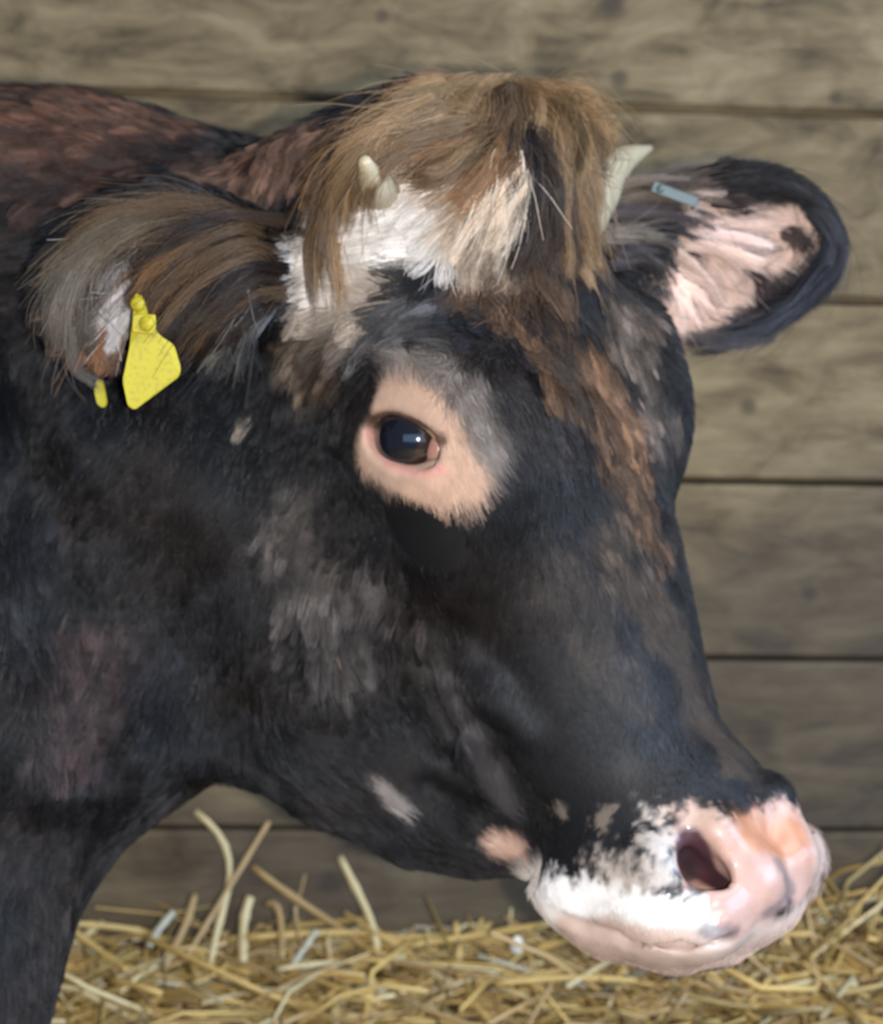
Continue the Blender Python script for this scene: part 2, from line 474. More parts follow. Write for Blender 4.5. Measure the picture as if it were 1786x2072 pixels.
FLOW = np.array([   # where (head frame), which way the hair lies, length, lift
    (0.075, 0.025, -0.018, 0.64, 0.06, -0.76, 0.020, 0.30),
    (0.093, 0.045, -0.064, 0.62, -0.26, -0.74, 0.028, 0.35),
    (0.098, 0.068, -0.087, 0.64, 0.10, -0.76, 0.025, 0.30),
    (0.069, 0.041, -0.017, 0.57, 0.45, -0.68, 0.020, 0.30),
    (0.093, 0.031, -0.050, 0.59, -0.40, -0.70, 0.025, 0.30),
    (0.018, 0.080, -0.003, 0.07, 0.99, -0.09, 0.032, 0.30),
    (0.017, 0.138, 0.001, 0.04, 1.00, -0.05, 0.032, 0.30),
    (-0.026, 0.160, -0.000, 0.01, 1.00, -0.02, 0.032, 0.30),
    (-0.128, 0.103, -0.029, -0.00, 1.00, 0.01, 0.032, 0.30),
    (-0.035, 0.053, -0.004, 0.14, 0.98, -0.16, 0.025, 0.30),
    (0.051, 0.086, -0.011, 0.20, 0.95, -0.24, 0.032, 0.30),
    (0.101, 0.113, -0.029, 0.59, -0.41, -0.70, 0.022, 0.30),
    (0.097, 0.093, -0.057, 0.63, -0.20, -0.75, 0.024, 0.30),
    (0.100, 0.101, -0.104, 0.57, 0.45, -0.68, 0.024, 0.35),
    (0.103, 0.146, -0.010, -0.07, 0.99, 0.08, 0.012, 0.20),
    (0.084, 0.095, -0.028, 0.64, 0.15, -0.76, 0.022, 0.30),
    (0.114, 0.132, -0.051, 0.00, -1.00, -0.01, 0.010, 0.20),
    (0.119, 0.190, -0.088, 0.31, 0.87, -0.38, 0.008, 0.20),
    (0.113, 0.192, -0.025, -0.25, 0.92, 0.29, 0.009, 0.20),
    (0.118, 0.202, -0.053, 0.14, 0.98, -0.16, 0.013, 0.25),
    (0.114, 0.172, -0.162, 0.31, 0.87, -0.38, 0.018, 0.35),
    (0.107, 0.236, -0.170, 0.17, 0.97, -0.20, 0.024, 0.40),
    (0.112, 0.274, -0.169, 0.14, 0.98, -0.16, 0.024, 0.40),
    (0.107, 0.230, -0.086, 0.38, 0.80, -0.45, 0.010, 0.25),
    (0.106, 0.130, -0.142, 0.38, 0.80, -0.45, 0.018, 0.35),
    (0.141, 0.158, -0.196, 0.31, 0.87, -0.38, 0.012, 0.25),
    (0.091, 0.228, -0.019, 0.14, 0.98, -0.16, 0.010, 0.20),
    (0.043, 0.256, -0.009, 0.01, 1.00, -0.01, 0.012, 0.20),
    (-0.010, 0.364, -0.011, 0.01, 1.00, -0.01, 0.008, 0.20),
    (-0.012, 0.238, -0.002, 0.01, 1.00, -0.01, 0.014, 0.25),
    (0.059, 0.342, -0.031, 0.14, 0.98, -0.16, 0.007, 0.15),
    (0.082, 0.310, -0.079, 0.33, 0.86, -0.39, 0.009, 0.20),
    (0.064, 0.399, -0.050, 0.26, 0.92, -0.31, 0.004, 0.15),
    (0.021, 0.422, 0.006, 0.14, 0.98, -0.16, 0.004, 0.15),
    (0.082, 0.446, -0.075, 0.38, 0.80, -0.45, 0.004, 0.15),
    (0.078, 0.363, -0.147, -0.00, 1.00, 0.01, 0.008, 0.20),
    (0.135, 0.221, -0.209, 0.37, 0.81, -0.45, 0.014, 0.25),
    (0.143, 0.267, -0.259, 0.26, 0.92, -0.31, 0.016, 0.25),
    (0.126, 0.339, -0.217, -0.33, 0.85, 0.40, 0.014, 0.25),
    (0.094, 0.393, -0.190, -0.41, 0.77, 0.49, 0.012, 0.25),
    (0.062, 0.423, -0.151, -0.48, 0.67, 0.57, 0.010, 0.30),
    (0.071, -0.067, -0.237, 0.64, 0.10, -0.76, 0.026, 0.30),
    (0.101, -0.113, -0.293, 0.63, 0.22, -0.75, 0.032, 0.35),
    (0.034, -0.049, -0.196, 0.64, 0.10, -0.76, 0.020, 0.30),
    (0.079, -0.003, -0.135, 0.32, 0.87, -0.38, 0.016, 0.25),
    (0.133, 0.060, -0.120, 0.26, 0.92, -0.31, 0.014, 0.25),
    (0.116, -0.063, -0.263, 0.62, 0.28, -0.73, 0.028, 0.30),
    (0.172, 0.109, -0.234, 0.37, 0.81, -0.45, 0.016, 0.25),
    (0.195, 0.090, -0.292, 0.37, 0.81, -0.45, 0.018, 0.25),
    (0.210, 0.212, -0.314, 0.31, 0.87, -0.38, 0.016, 0.25),
    (0.183, 0.306, -0.293, 0.43, 0.74, -0.51, 0.016, 0.25),
    (0.224, 0.349, -0.355, 0.48, 0.66, -0.57, 0.014, 0.20),
    (0.128, 0.082, -0.198, 0.31, 0.87, -0.38, 0.014, 0.25),
    (0.179, -0.012, -0.132, 0.64, -0.06, -0.76, 0.028, 0.40),
    (0.220, -0.001, -0.177, 0.57, 0.45, -0.68, 0.026, 0.40),
    (0.147, 0.016, -0.112, 0.61, 0.30, -0.73, 0.024, 0.35),
    (-0.225, 0.092, 0.052, -0.38, 0.80, 0.46, 0.008, 0.25),
    (-0.142, 0.062, -0.022, -0.63, 0.19, 0.75, 0.014, 0.25),
    (-0.188, 0.057, 0.031, -0.59, 0.41, 0.70, 0.012, 0.30),
    (-0.206, 0.153, 0.008, -0.00, 1.00, 0.01, 0.010, 0.25),
    (-0.072, 0.172, 0.003, 0.07, 0.99, -0.09, 0.012, 0.25),
    (-0.073, 0.201, -0.001, 0.14, 0.98, -0.16, 0.010, 0.25),
])
HAIRS = 230000
FLOW[:, 3:6] /= np.linalg.norm(FLOW[:, 3:6], axis=1, keepdims=True)

def seg_dist(p, pts):
    pts = np.asarray(pts, float)
    best = np.full(len(p), 9.0)
    if len(pts) == 1:
        return np.linalg.norm(p - pts[0], axis=1)
    for a, b in zip(pts, pts[1:]):
        ab = b - a
        t = np.clip(((p - a) @ ab) / max(ab @ ab, 1e-9), 0, 1)
        best = np.minimum(best, np.linalg.norm(p - a - t[:, None] * ab, axis=1))
    return best
# marking: radius, softness, how ragged its edge is, strength, colour
COLOURS = [
    ('withers', .020, .05, .05, .60, (.120, .056, .032)),
    ('withers_lo', .010, .04, .05, .45, (.090, .044, .030)),
    ('crest_sheen', .012, .016, .012, .80, (.170, .098, .070)),  # top-lit hair sheen on the neck ridge, painted in as brown
    ('poll', .028, .018, .010, .90, (.150, .085, .038)),
    ('temple', .014, .016, .012, .60, (.120, .082, .055)),
    ('brow_grey', .012, .020, .016, .60, (.105, .103, .108)),
    ('grey_far_brow', .014, .018, .030, .70, (.150, .115, .092)),
    ('ginger_mid', .005, .015, .034, .52, (.150, .082, .042)),
    ('ginger_two', .006, .014, .022, .60, (.150, .082, .042)),
    ('ginger_three', .007, .012, .016, .65, (.180, .095, .050)),
    ('nose_brown', .006, .018, .030, .50, (.095, .066, .046)),
    ('nose_brown2', .004, .018, .032, .38, (.070, .055, .045)),
    ('cheek_tuft', .014, .020, .026, .65, (.105, .090, .082)),
    ('wrinkle_highlight', .004, .009, .010, .60, (.095, .085, .088)),  # lit folds of the cheek, painted in as paler hair
    ('wrinkle_highlight_low', .003, .008, .006, .60, (.085, .075, .082)),  # painted highlight on the folds nearer the mouth
    ('cheek_side', .006, .014, .016, .45, (.080, .070, .068)),
    ('brow_wisp', .008, .014, .018, .60, (.130, .105, .085)),
    ('neck_red', .012, .025, .015, .40, (.075, .048, .046)),
    ('white_forehead_top', .022, .012, .018, .95, (.560, .430, .320)),
    ('white_low', .018, .012, .020, .90, (.430, .360, .300)),
    ('white_forehead', .019, .012, .018, .98, (.800, .740, .680)),
    ('grey_eye', .013, .014, .008, .75, (.250, .215, .195)),
    ('pink_eye', .0115, .009, .007, .97, (.600, .405, .300)),
    ('lid_pink', .0022, .003, .001, .70, (.700, .330, .280)),
    ('lid_shadow', .0022, .0035, .001, .90, (.090, .045, .026)),  # shadow along the upper lid, painted as a dark line
    ('fleck', .0025, .003, .0, .8, (.420, .350, .280)),
    ('fleck2', .003, .005, .012, .6, (.260, .215, .180), 1),
    ('fleck3', .003, .005, .012, .6, (.300, .240, .190), 1),
    ('fleck4', .0035, .005, .003, .6, (.300, .250, .220)),
    ('jaw_streak', .004, .006, .003, .8, (.340, .300, .280)),
    ('muzzle_side', .006, .022, .034, .90, (.600, .520, .460), 1),
    ('muzzle_top', .006, .016, .020, .90, (.640, .430, .340), 1),
    ('muzzle_nose', .028, .008, .010, .97, (.540, .330, .265), 1),
    ('muzzle_lip', .0155, .008, .012, .99, (.950, .920, .890), 1),
    ('lower_lip', .020, .008, .004, .98, (.700, .540, .470)),
    ('lip_under', .036, .010, .006, .98, (.800, .720, .660)),
    ('muzzle_end', .018, .008, .006, .98, (.620, .460, .385)),
    ('muzzle_far', .026, .010, .010, .97, (.600, .420, .345), 1),
    ('nose_orange', .010, .012, .014, .85, (.520, .215, .105)),
    ('nose_grey', .0020, .005, .006, .65, (.130, .115, .130)),
    ('nose_grey_low', .0030, .005, .006, .65, (.130, .115, .130)),
    ('nostril', .0090, .005, .003, .95, (.060, .022, .034)),
    ('nostril_dark', .004, .005, .003, .85, (.045, .028, .034)),
    ('chin_pink', .006, .006, .005, .90, (.620, .400, .310)),
    ('near_ear_in', .014, .012, .006, .85, (.400, .215, .125)),
    ('far_ear_in', .018, .008, .006, .97, (.760, .560, .470)),
    ('far_ear_dark', .007, .006, .004, .90, (.040, .026, .024)),
    ('far_ear_dark2', .005, .006, .004, .85, (.060, .036, .030)),
    ('far_ear_dark3', .006, .006, .004, .85, (.055, .032, .028)),
]
def coat(p):
    """colour of the hide at points p of the view frame"""
    h = head_local(p)
    rag = (noise(h, 55, 3) + .6 * noise(h, 130, 4) + .4 * noise(h, 300, 5)) / 2.0 - .5
    speck = (.5 * noise(h, 70, 3) + noise(h, 190, 4) + .8 * noise(h, 420, 5)) / 2.3 - .5
    base = np.array((.0070, .0072, .0088))
    c = base * (0.6 + 0.9 * noise(h, 25, 8) + .4 * noise(h, 120, 9))[:, None]
    w = sstep(.45, .75, noise(h, 22, 12)) * .38                              # rusty patches in the black
    c = c * (1 - w[:, None]) + np.array((.024, .016, .013)) * w[:, None]
    for name, r, soft, amp, k, col, *fine in COLOURS:
        d = seg_dist(h, PATCH[name]) + (speck if fine else rag) * amp * 2
        w = k * sstep(r + soft, r, d)
        var = 1 + .25 * (noise(h, 140, 21) - .5)
        c = c * (1 - w[:, None]) + np.array(col) * w[:, None] * var[:, None]
    return c
def bare(p):
    h = head_local(p)
    w = np.zeros(len(p))
    for name, r, s in (('muzzle_nose', .034, .012), ('muzzle_far', .026, .01), ('nostril', .02, .01), ('nose_orange', .018, .01), ('lower_lip', .012, .008), ('chin_pink', .004, .004), ('nose_grey', .014, .01)):
        w = np.maximum(w, sstep(r + s, r, seg_dist(h, PATCH[name])))
    return w

def skin_material(name, rough, wet):
    m, nt, b = new_mat(name)
    a = nt.nodes.new('ShaderNodeAttribute'); a.attribute_name = 'hide'
    nz = nt.nodes.new('ShaderNodeTexNoise'); nz.inputs['Scale'].default_value = 260; nz.inputs['Detail'].default_value = 3
    tc = nt.nodes.new('ShaderNodeTexCoord')
    nt.links.new(tc.outputs['Object'], nz.inputs['Vector'])
    nt.links.new(a.outputs['Color'], b.inputs['Base Color'])
    bare_a = nt.nodes.new('ShaderNodeAttribute'); bare_a.attribute_name = 'bare'
    mr = nt.nodes.new('ShaderNodeMapRange')
    mr.inputs['To Min'].default_value = rough; mr.inputs['To Max'].default_value = wet
    nt.links.new(bare_a.outputs['Fac'], mr.inputs['Value'])
    nt.links.new(mr.outputs['Result'], b.inputs['Roughness'])
    bump = nt.nodes.new('ShaderNodeBump'); bump.inputs['Strength'].default_value = .25; bump.inputs['Distance'].default_value = .0015
    nt.links.new(nz.outputs['Fac'], bump.inputs['Height'])
    nt.links.new(bump.outputs['Normal'], b.inputs['Normal'])
    b.inputs['Specular IOR Level'].default_value = .4
    wetness = nt.nodes.new('ShaderNodeMath'); wetness.operation = 'MULTIPLY'; wetness.inputs[1].default_value = .28
    nt.links.new(bare_a.outputs['Fac'], wetness.inputs[0]); nt.links.new(wetness.outputs[0], b.inputs['Coat Weight'])
    b.inputs['Coat Roughness'].default_value = .12
    return m
PATCH['lip_under'] = [(.055, .475, -.125), (.035, .500, -.112), (.0, .515, -.095)]
PATCH['muzzle_far'] = [(-.035, .478, .0), (-.055, .495, -.030), (-.030, .505, -.060), (.005, .512, -.060)]
PATCH['muzzle_end'] = [(.078, .492, -.090), (.080, .494, -.050), (.062, .512, -.020), (.030, .520, .000), (-.020, .518, .004)]
MAT_HIDE = skin_material('cow_hide', .6, .42)

def hair_material(name, rough=.40, spec=.30):
    m, nt, b = new_mat(name)
    a = nt.nodes.new('ShaderNodeAttribute'); a.attribute_name = 'hair_colour'
    nt.links.new(a.outputs['Color'], b.inputs['Base Color'])
    b.inputs['Roughness'].default_value = rough
    b.inputs['Specular IOR Level'].default_value = spec
    return m
MAT_HAIR = hair_material('cow_hair')

# ------------------------------------------------------------------ the cow
ROOT = bpy.data.objects.new('cow', None)
COL.objects.link(ROOT)
ROOT.location = (-0.05, 1.55, 0.0)
ROOT.empty_display_size = .2
tag(ROOT, 'dark brown cow with white forehead patch and pink muzzle, head lowered over straw', 'cow')
BW = to_world(BV)
body = obj_from('body', BW, BF, MAT_HIDE, ROOT)
def colour_attr(o, name, cols, dom='POINT'):
    at = o.data.attributes.new(name, 'FLOAT_COLOR', dom)
    at.data.foreach_set('color', np.concatenate([cols, np.ones((len(cols), 1))], 1).astype(np.float32).ravel())
BARE = bare(BV)
colour_attr(body, 'hide', coat(BV))
at = body.data.attributes.new('bare', 'FLOAT', 'POINT')
at.data.foreach_set('value', BARE.astype(np.float32))

def hair_object(name, pts, rad, cols, parent=ROOT, mat=MAT_HAIR):
    """pts (n,k,3) in the view frame, rad (n,) at the root, cols (n,3)"""
    n, k = pts.shape[:2]
    w = to_world(pts) - np.array(ROOT.location)
    d = bpy.data.hair_curves.new(name)
    d.add_curves([k] * n)
    d.points.foreach_set('position', w.astype(np.float32).ravel())
    taper = np.linspace(1, .25, k) ** .7
    ra = d.attributes.get('radius') or d.attributes.new('radius', 'FLOAT', 'POINT')
    ra.data.foreach_set('value', (rad[:, None] * taper).astype(np.float32).ravel())
    ca = d.attributes.new('hair_colour', 'FLOAT_COLOR', 'CURVE')
    ca.data.foreach_set('color', np.concatenate([cols, np.ones((n, 1))], 1).astype(np.float32).ravel())
    d.materials.append(mat)
    o = bpy.data.objects.new(name, d)
    COL.objects.link(o)
    o.parent = parent
    return o

def flow_at(p, n):
    h = head_local(p)
    d2 = ((h[:, None, :] - FLOW[None, :, 0:3]) ** 2).sum(-1)
    w = 1.0 / (d2 + .0004) ** 2.0
    w /= w.sum(1, keepdims=True)
    loc = w @ FLOW[:, 3:6]
    d = loc[:, 0:1] * AL + loc[:, 1:2] * AX + loc[:, 2:3] * AN
    return d, w @ FLOW[:, 6], w @ FLOW[:, 7]
def clump(pts, size, amount):
    key = np.floor((pts[:, 0] + .35 * size * noise3(pts[:, 0], 1.2 / size, 31)) / size).astype(np.int64)
    key = key[:, 0] * 1000003 + key[:, 1] * 10007 + key[:, 2]
    _, inv, cnt = np.unique(key, return_inverse=True, return_counts=True)
    for j in range(1, pts.shape[1]):
        s = (j / (pts.shape[1] - 1)) ** 1.3
        m = np.stack([np.bincount(inv, pts[:, j, d]) for d in range(3)], -1) / cnt[:, None]
        pts[:, j] += (amount * s)[:, None] * (m[inv] - pts[:, j])
    return pts, inv, cnt
def grow_coat(n):
    tri = np.concatenate([BF[:, [0, 1, 2]], BF[:, [0, 2, 3]]])
    a, b, c = BV[tri[:, 0]], BV[tri[:, 1]], BV[tri[:, 2]]
    cr = np.cross(b - a, c - a)
    area = np.linalg.norm(cr, axis=1) / 2
    cen = (a + b + c) / 3
    nn = cr / np.maximum(2 * area, 1e-12)[:, None]
    view = -cen / np.linalg.norm(cen, axis=1, keepdims=True)
    facing = sstep(-.45, .0, (nn * view).sum(1))
    near = sstep(-.42, -.33, cen[:, 0]) * sstep(-.36, -.30, cen[:, 1])
    wt = area * (facing * near + .02 * near) * (1 - BARE[tri].mean(1)) * np.where(head_local(cen)[:, 1] > -.2, 1.0, .8)
    idx = rng.choice(len(tri), n, p=wt / wt.sum())
    r1, r2 = np.sqrt(rng.random(n)), rng.random(n)
    bc = np.stack((1 - r1, r1 * (1 - r2), r1 * r2), -1)
    p = (BV[tri[idx]] * bc[:, :, None]).sum(1)
    nr = (BN[tri[idx]] * bc[:, :, None]).sum(1)
    nr /= np.linalg.norm(nr, axis=1, keepdims=True)
    d, ln, lift = flow_at(p, nr)
    wild = .6 + .9 * sstep(.010, .022, ln)[:, None]
    d = d + wild * (.30 * noise3(p, 22, 41) + .42 * noise3(p, 75, 42)) + .20 * rng.normal(size=(n, 3))
    d -= nr * (d * nr).sum(1, keepdims=True)
    d /= np.maximum(np.linalg.norm(d, axis=1, keepdims=True), 1e-6)
    ln = ln * (.65 + .7 * rng.random(n)) * (1 - .0 * ln)
    # no hair across the eyes
    for c0, en, fr, ec in EYES:
        dd = np.linalg.norm(p - c0, axis=1)
        q = (p - c0) @ fr.T
        ring = np.sqrt((q[:, 0] / .033) ** 2 + (q[:, 1] / .026) ** 2)
        ln = np.where(dd < .06, np.minimum(ln, .0035 + .020 * np.clip(ring - 1, 0, 1)), ln)
        ln = np.where((q[:, 0] / .033) ** 2 + (q[:, 1] / .023) ** 2 < 1, .0006, ln)
    K = 5
    pts = np.zeros((n, K, 3))
    pts[:, 0] = p - nr * .0006
    step = ln / (K - 1)
    for j in range(1, K):
        u = (j - .5) / (K - 1)
        up = lift * 1.6 * (1 - u) ** 1.2 + .04
        v = d * (1 - up * .5)[:, None] + nr * up[:, None]
        v /= np.linalg.norm(v, axis=1, keepdims=True)
        pts[:, j] = pts[:, j - 1] + v * step[:, None]
    amt = sstep(.008, .022, ln) * .75
    pts, inv, cnt = clump(pts, .0085, amt)
    tone = np.exp(rng.normal(0, 1.0, len(cnt)))[inv] ** (.55 * sstep(.006, .018, ln))
    # every tuft takes the colour of one spot, so markings break up along the hair
    root = np.stack([np.bincount(inv, p[:, k]) for k in range(3)], -1) / cnt[:, None]
    mixw = (sstep(.008, .018, ln) * .75 * (rng.random(n) < .8))[:, None]
    col = coat(p * (1 - mixw) + root[inv] * mixw) * (.75 + .5 * rng.random(n))[:, None] * 1.0
    bright = col.mean(1)
    col = col * np.clip(tone, .35, 2.4)[:, None] ** (1 - .65 * sstep(.12, .4, bright))[:, None]
    rad = np.clip(ln * .014, .00010, .00022)
    return hair_object('coat', pts, rad, col)
COAT = grow_coat(HAIRS)
tag(COAT, kind='stuff')

def locks(name, guides, per, spread, cols, rad=.00022, parent=ROOT, K=9, wave=.004, clumps=7):
    """long hair: every guide is a lock, a list of (px, py, depth)"""
    P, Cc = [], []
    for gi, g in enumerate(guides):
        g = [V(*q) for q in g]
        t = np.linspace(0, 1, K)
        # smooth curve through the guide
        seg = np.r_[0, np.cumsum([np.linalg.norm(b - a) for a, b in zip(g, g[1:])])]
        seg = seg / seg[-1]
        tt = np.linspace(0, 1, 60)
        cur = np.stack([np.interp(tt, seg, [q[d] for q in g]) for d in range(3)], -1)
        for _ in range(25):
            cur[1:-1] = .25 * cur[:-2] + .5 * cur[1:-1] + .25 * cur[2:]
        n = per
        sub_off = rng.normal(size=(clumps, 3)) * spread * np.array((1, 1, .6))
        sub_tip = rng.normal(size=(clumps, 3)) * spread * .9
        which = rng.integers(0, clumps, n)
        reach = .55 + .45 * rng.random(n) ** .6
        off = sub_off[which] + rng.normal(size=(n, 3)) * spread * .35
        tip = sub_tip[which] + rng.normal(size=(n, 3)) * spread * .25
        pts = np.zeros((n, K, 3))
        for j in range(K):
            s = t[j] * reach
            base = np.stack([np.interp(s, tt, cur[:, d]) for d in range(3)], -1)
            pts[:, j] = base + off * (1 - .55 * t[j]) + tip * t[j] ** 1.5
        pts += wave * t[None, :, None] * np.stack([noise3(pts[:, j], 45, 60 + gi) for j in range(K)], 1)
        stray = (rng.random(n) < .10)[:, None, None]
        pts += stray * rng.normal(size=(n, 1, 3)) * .010 * t[None, :, None] ** 1.3
        P.append(pts)
        c = np.array(cols[gi % len(cols)])
        Cc.append(c * (.35 + 1.25 * rng.random((clumps, 1)))[which] * (.85 + .3 * rng.random((n, 1))))
    P = np.concatenate(P); Cc = np.concatenate(Cc)
    return hair_object(name, P, np.full(len(P), rad) * (.7 + .6 * rng.random(len(P))), Cc, parent)
# ------------------------------------------------------------------ forelock
BR, DK, CR, GI, BL = (.255, .160, .085), (.085, .056, .040), (.580, .470, .360), (.250, .135, .068), (.034, .027, .028)
FORELOCK = [
    ([(1000, 235, 1.50), (870, 215, 1.455), (739, 270, 1.425), (686, 350, 1.425), (670, 480, 1.42), (680, 590, 1.42)], BR),
    ([(990, 240, 1.49), (860, 240, 1.44), (746, 288, 1.415), (704, 370, 1.41), (686, 470, 1.41)], BR),
    ([(940, 225, 1.49), (800, 245, 1.45), (711, 295, 1.435), (676, 380, 1.43), (666, 480, 1.425)], DK),
    ([(1000, 249, 1.48), (880, 252, 1.42), (780, 291, 1.40), (728, 345, 1.398), (718, 420, 1.40)], BR),
    ([(1005, 256, 1.47), (900, 270, 1.41), (820, 298, 1.395), (770, 316, 1.392)], BR),
    ([(1005, 263, 1.465), (930, 288, 1.40), (850, 316, 1.39), (800, 330, 1.388)], GI),
    ([(1005, 266, 1.46), (960, 309, 1.40), (900, 345, 1.39), (850, 350, 1.388)], BR),
    ([(1010, 263, 1.46), (985, 323, 1.40), (940, 380, 1.395), (900, 400, 1.395)], GI),
    ([(1000, 320, 1.425), (995, 370, 1.405), (980, 420, 1.40), (955, 490, 1.40)], CR),
    ([(1035, 340, 1.425), (1040, 390, 1.41), (1025, 440, 1.405), (990, 500, 1.405)], CR),
    ([(1015, 259, 1.46), (1055, 316, 1.42), (1070, 390, 1.415), (1050, 445, 1.41), (1010, 470, 1.405)], BL),
    ([(1015, 256, 1.47), (1050, 302, 1.43), (1080, 370, 1.425), (1075, 460, 1.42), (1045, 540, 1.415)], DK),
    ([(1018, 252, 1.475), (1080, 288, 1.445), (1115, 360, 1.44), (1080, 460, 1.43), (1120, 570, 1.43)], DK),
    ([(1020, 245, 1.48), (1095, 266, 1.455), (1100, 330, 1.45), (1115, 430, 1.45), (1120, 560, 1.445)], BR),
    ([(1025, 230, 1.49), (1110, 240, 1.47), (1165, 295, 1.465), (1140, 400, 1.465), (1135, 520, 1.46)], BR),
    ([(1035, 215, 1.50), (1110, 200, 1.485), (1170, 230, 1.475), (1200, 280, 1.47), (1218, 309, 1.465)], BR),
    ([(1045, 210, 1.505), (1120, 195, 1.49), (1170, 215, 1.48), (1195, 256, 1.478), (1180, 273, 1.475)], (.230, .150, .070)),
    ([(1060, 225, 1.50), (1130, 245, 1.48), (1180, 288, 1.475), (1150, 330, 1.475), (1125, 390, 1.47)], BR),
    ([(1000, 220, 1.51), (960, 195, 1.50), (900, 200, 1.48), (830, 225, 1.46), (770, 256, 1.45)], (.23,.115,.065)),
    ([(1010, 215, 1.51), (980, 190, 1.505), (930, 190, 1.49), (870, 210, 1.48)], (.22,.105,.06)),
    ([(1030, 235, 1.49), (1000, 225, 1.47), (930, 249, 1.43), (850, 277, 1.41), (800, 302, 1.40)], (.200, .125, .065)),
    ([(960, 215, 1.50), (1000, 185, 1.49), (1050, 195, 1.475), (1075, 250, 1.45), (1070, 320, 1.44)], BR),
    ([(1000, 220, 1.50), (985, 190, 1.49), (1010, 200, 1.46), (1020, 260, 1.43), (1000, 330, 1.415)], (.150, .098, .058)),
    ([(1040, 225, 1.50), (1010, 185, 1.49), (960, 195, 1.46), (920, 240, 1.43), (890, 300, 1.41)], BR),
    ([(1050, 220, 1.49), (1090, 190, 1.48), (1140, 220, 1.47), (1160, 290, 1.465), (1140, 350, 1.46)], (.230, .150, .075)),
    ([(1090, 230, 1.49), (1150, 215, 1.48), (1200, 250, 1.475), (1222, 300, 1.475)], BR),
    ([(1100, 300, 1.47), (1150, 300, 1.47), (1190, 320, 1.475), (1215, 305, 1.48)], (.110, .070, .040)),
    ([(1080, 300, 1.45), (1120, 380, 1.45), (1135, 460, 1.45), (1150, 550, 1.445)], DK),
    ([(1090, 280, 1.46), (1140, 350, 1.46), (1160, 440, 1.46), (1175, 540, 1.455)], BR),
    ([(900, 200, 1.46), (820, 215, 1.44), (760, 260, 1.425), (735, 310, 1.42)], (.260, .165, .080)),
    ([(980, 215, 1.46), (900, 225, 1.43), (830, 262, 1.41), (790, 292, 1.40)], (.280, .180, .090)),
    ([(900, 245, 1.40), (830, 270, 1.380), (765, 292, 1.370), (708, 345, 1.375), (692, 420, 1.39)], (.27, .17, .09)),
    ([(880, 235, 1.41), (800, 262, 1.38), (738, 310, 1.366), (712, 370, 1.375), (705, 440, 1.39)], BR),
    ([(1160, 250, 1.48), (1200, 275, 1.478), (1222, 305, 1.482), (1205, 335, 1.485), (1170, 350, 1.485)], (.20,.125,.065)),
    ([(1130, 300, 1.47), (1165, 350, 1.475), (1175, 420, 1.475), (1190, 520, 1.47)], (.24,.16,.09)),
]
fl = locks('forelock', [g for g, _ in FORELOCK], 1300, .0066, [c for _, c in FORELOCK])
tag(fl, 'tousled brown forelock')

# hair in and around the ears
NB, ND, NG = (.070, .042, .022), (.032, .021, .016), (.130, .120, .108)
NEAR_HAIR = [
    ([(520, 500, 1.42), (420, 425, 1.392), (300, 420, 1.375), (190, 455, 1.375), (120, 520, 1.38)], NB),
    ([(500, 470, 1.425), (380, 415, 1.395), (260, 430, 1.38), (150, 490, 1.38), (95, 570, 1.385)], (.10, .072, .042)),
    ([(440, 440, 1.41), (330, 430, 1.385), (230, 460, 1.375), (160, 530, 1.375), (120, 600, 1.38)], (.13, .10, .068)),
    ([(250, 470, 1.39), (170, 530, 1.378), (130, 600, 1.378), (125, 680, 1.385)], (.115, .095, .075)),
    ([(200, 500, 1.39), (140, 560, 1.38), (110, 640, 1.385), (135, 710, 1.395)], (.10, .085, .068)),
    ([(180, 560, 1.40), (150, 640, 1.39), (160, 700, 1.395), (200, 740, 1.41)], (.11, .098, .088)),
    ([(540, 520, 1.42), (480, 500, 1.385), (400, 540, 1.375), (335, 600, 1.375), (300, 660, 1.38)], NB),
    ([(540, 550, 1.42), (480, 540, 1.382), (410, 590, 1.372), (350, 640, 1.375), (330, 690, 1.38)], ND),
    ([(545, 580, 1.42), (490, 580, 1.382), (430, 625, 1.375), (380, 670, 1.378), (350, 700, 1.385)], NB),
    ([(545, 600, 1.42), (510, 620, 1.388), (460, 660, 1.385), (410, 700, 1.40)], ND),
    ([(530, 480, 1.42), (450, 460, 1.385), (370, 490, 1.375), (310, 550, 1.375), (275, 600, 1.38)], ND),
    ([(510, 460, 1.42), (420, 450, 1.388), (330, 480, 1.378), (275, 540, 1.378)], ND),
    ([(470, 480, 1.40), (390, 500, 1.378), (330, 560, 1.372), (295, 620, 1.375)], (.11, .055, .022)),
    ([(500, 600, 1.40), (480, 640, 1.39), (455, 680, 1.40), (425, 730, 1.43)], NG),
    ([(520, 620, 1.41), (500, 670, 1.40), (470, 710, 1.43), (430, 760, 1.455)], (.075, .078, .085)),
    ([(260, 490, 1.40), (225, 520, 1.392), (195, 560, 1.39)], (.46, .43, .43)),
    ([(255, 575, 1.41), (230, 620, 1.40), (205, 675, 1.40)], (.52, .49, .49)),
    ([(235, 560, 1.415), (200, 600, 1.405), (185, 660, 1.40)], (.32, .17, .095)),
    ([(215, 580, 1.415), (190, 640, 1.405), (195, 700, 1.405)], (.28, .14, .08)),
]
nh = locks('ear_hair', [g for g, _ in NEAR_HAIR], 850, .0060, [c for _, c in NEAR_HAIR], K=7, wave=.003, clumps=6)
tag(nh, 'long brown hair of the ear with the yellow tag')
PK, FD = (.70, .50, .41), (.055, .042, .040)
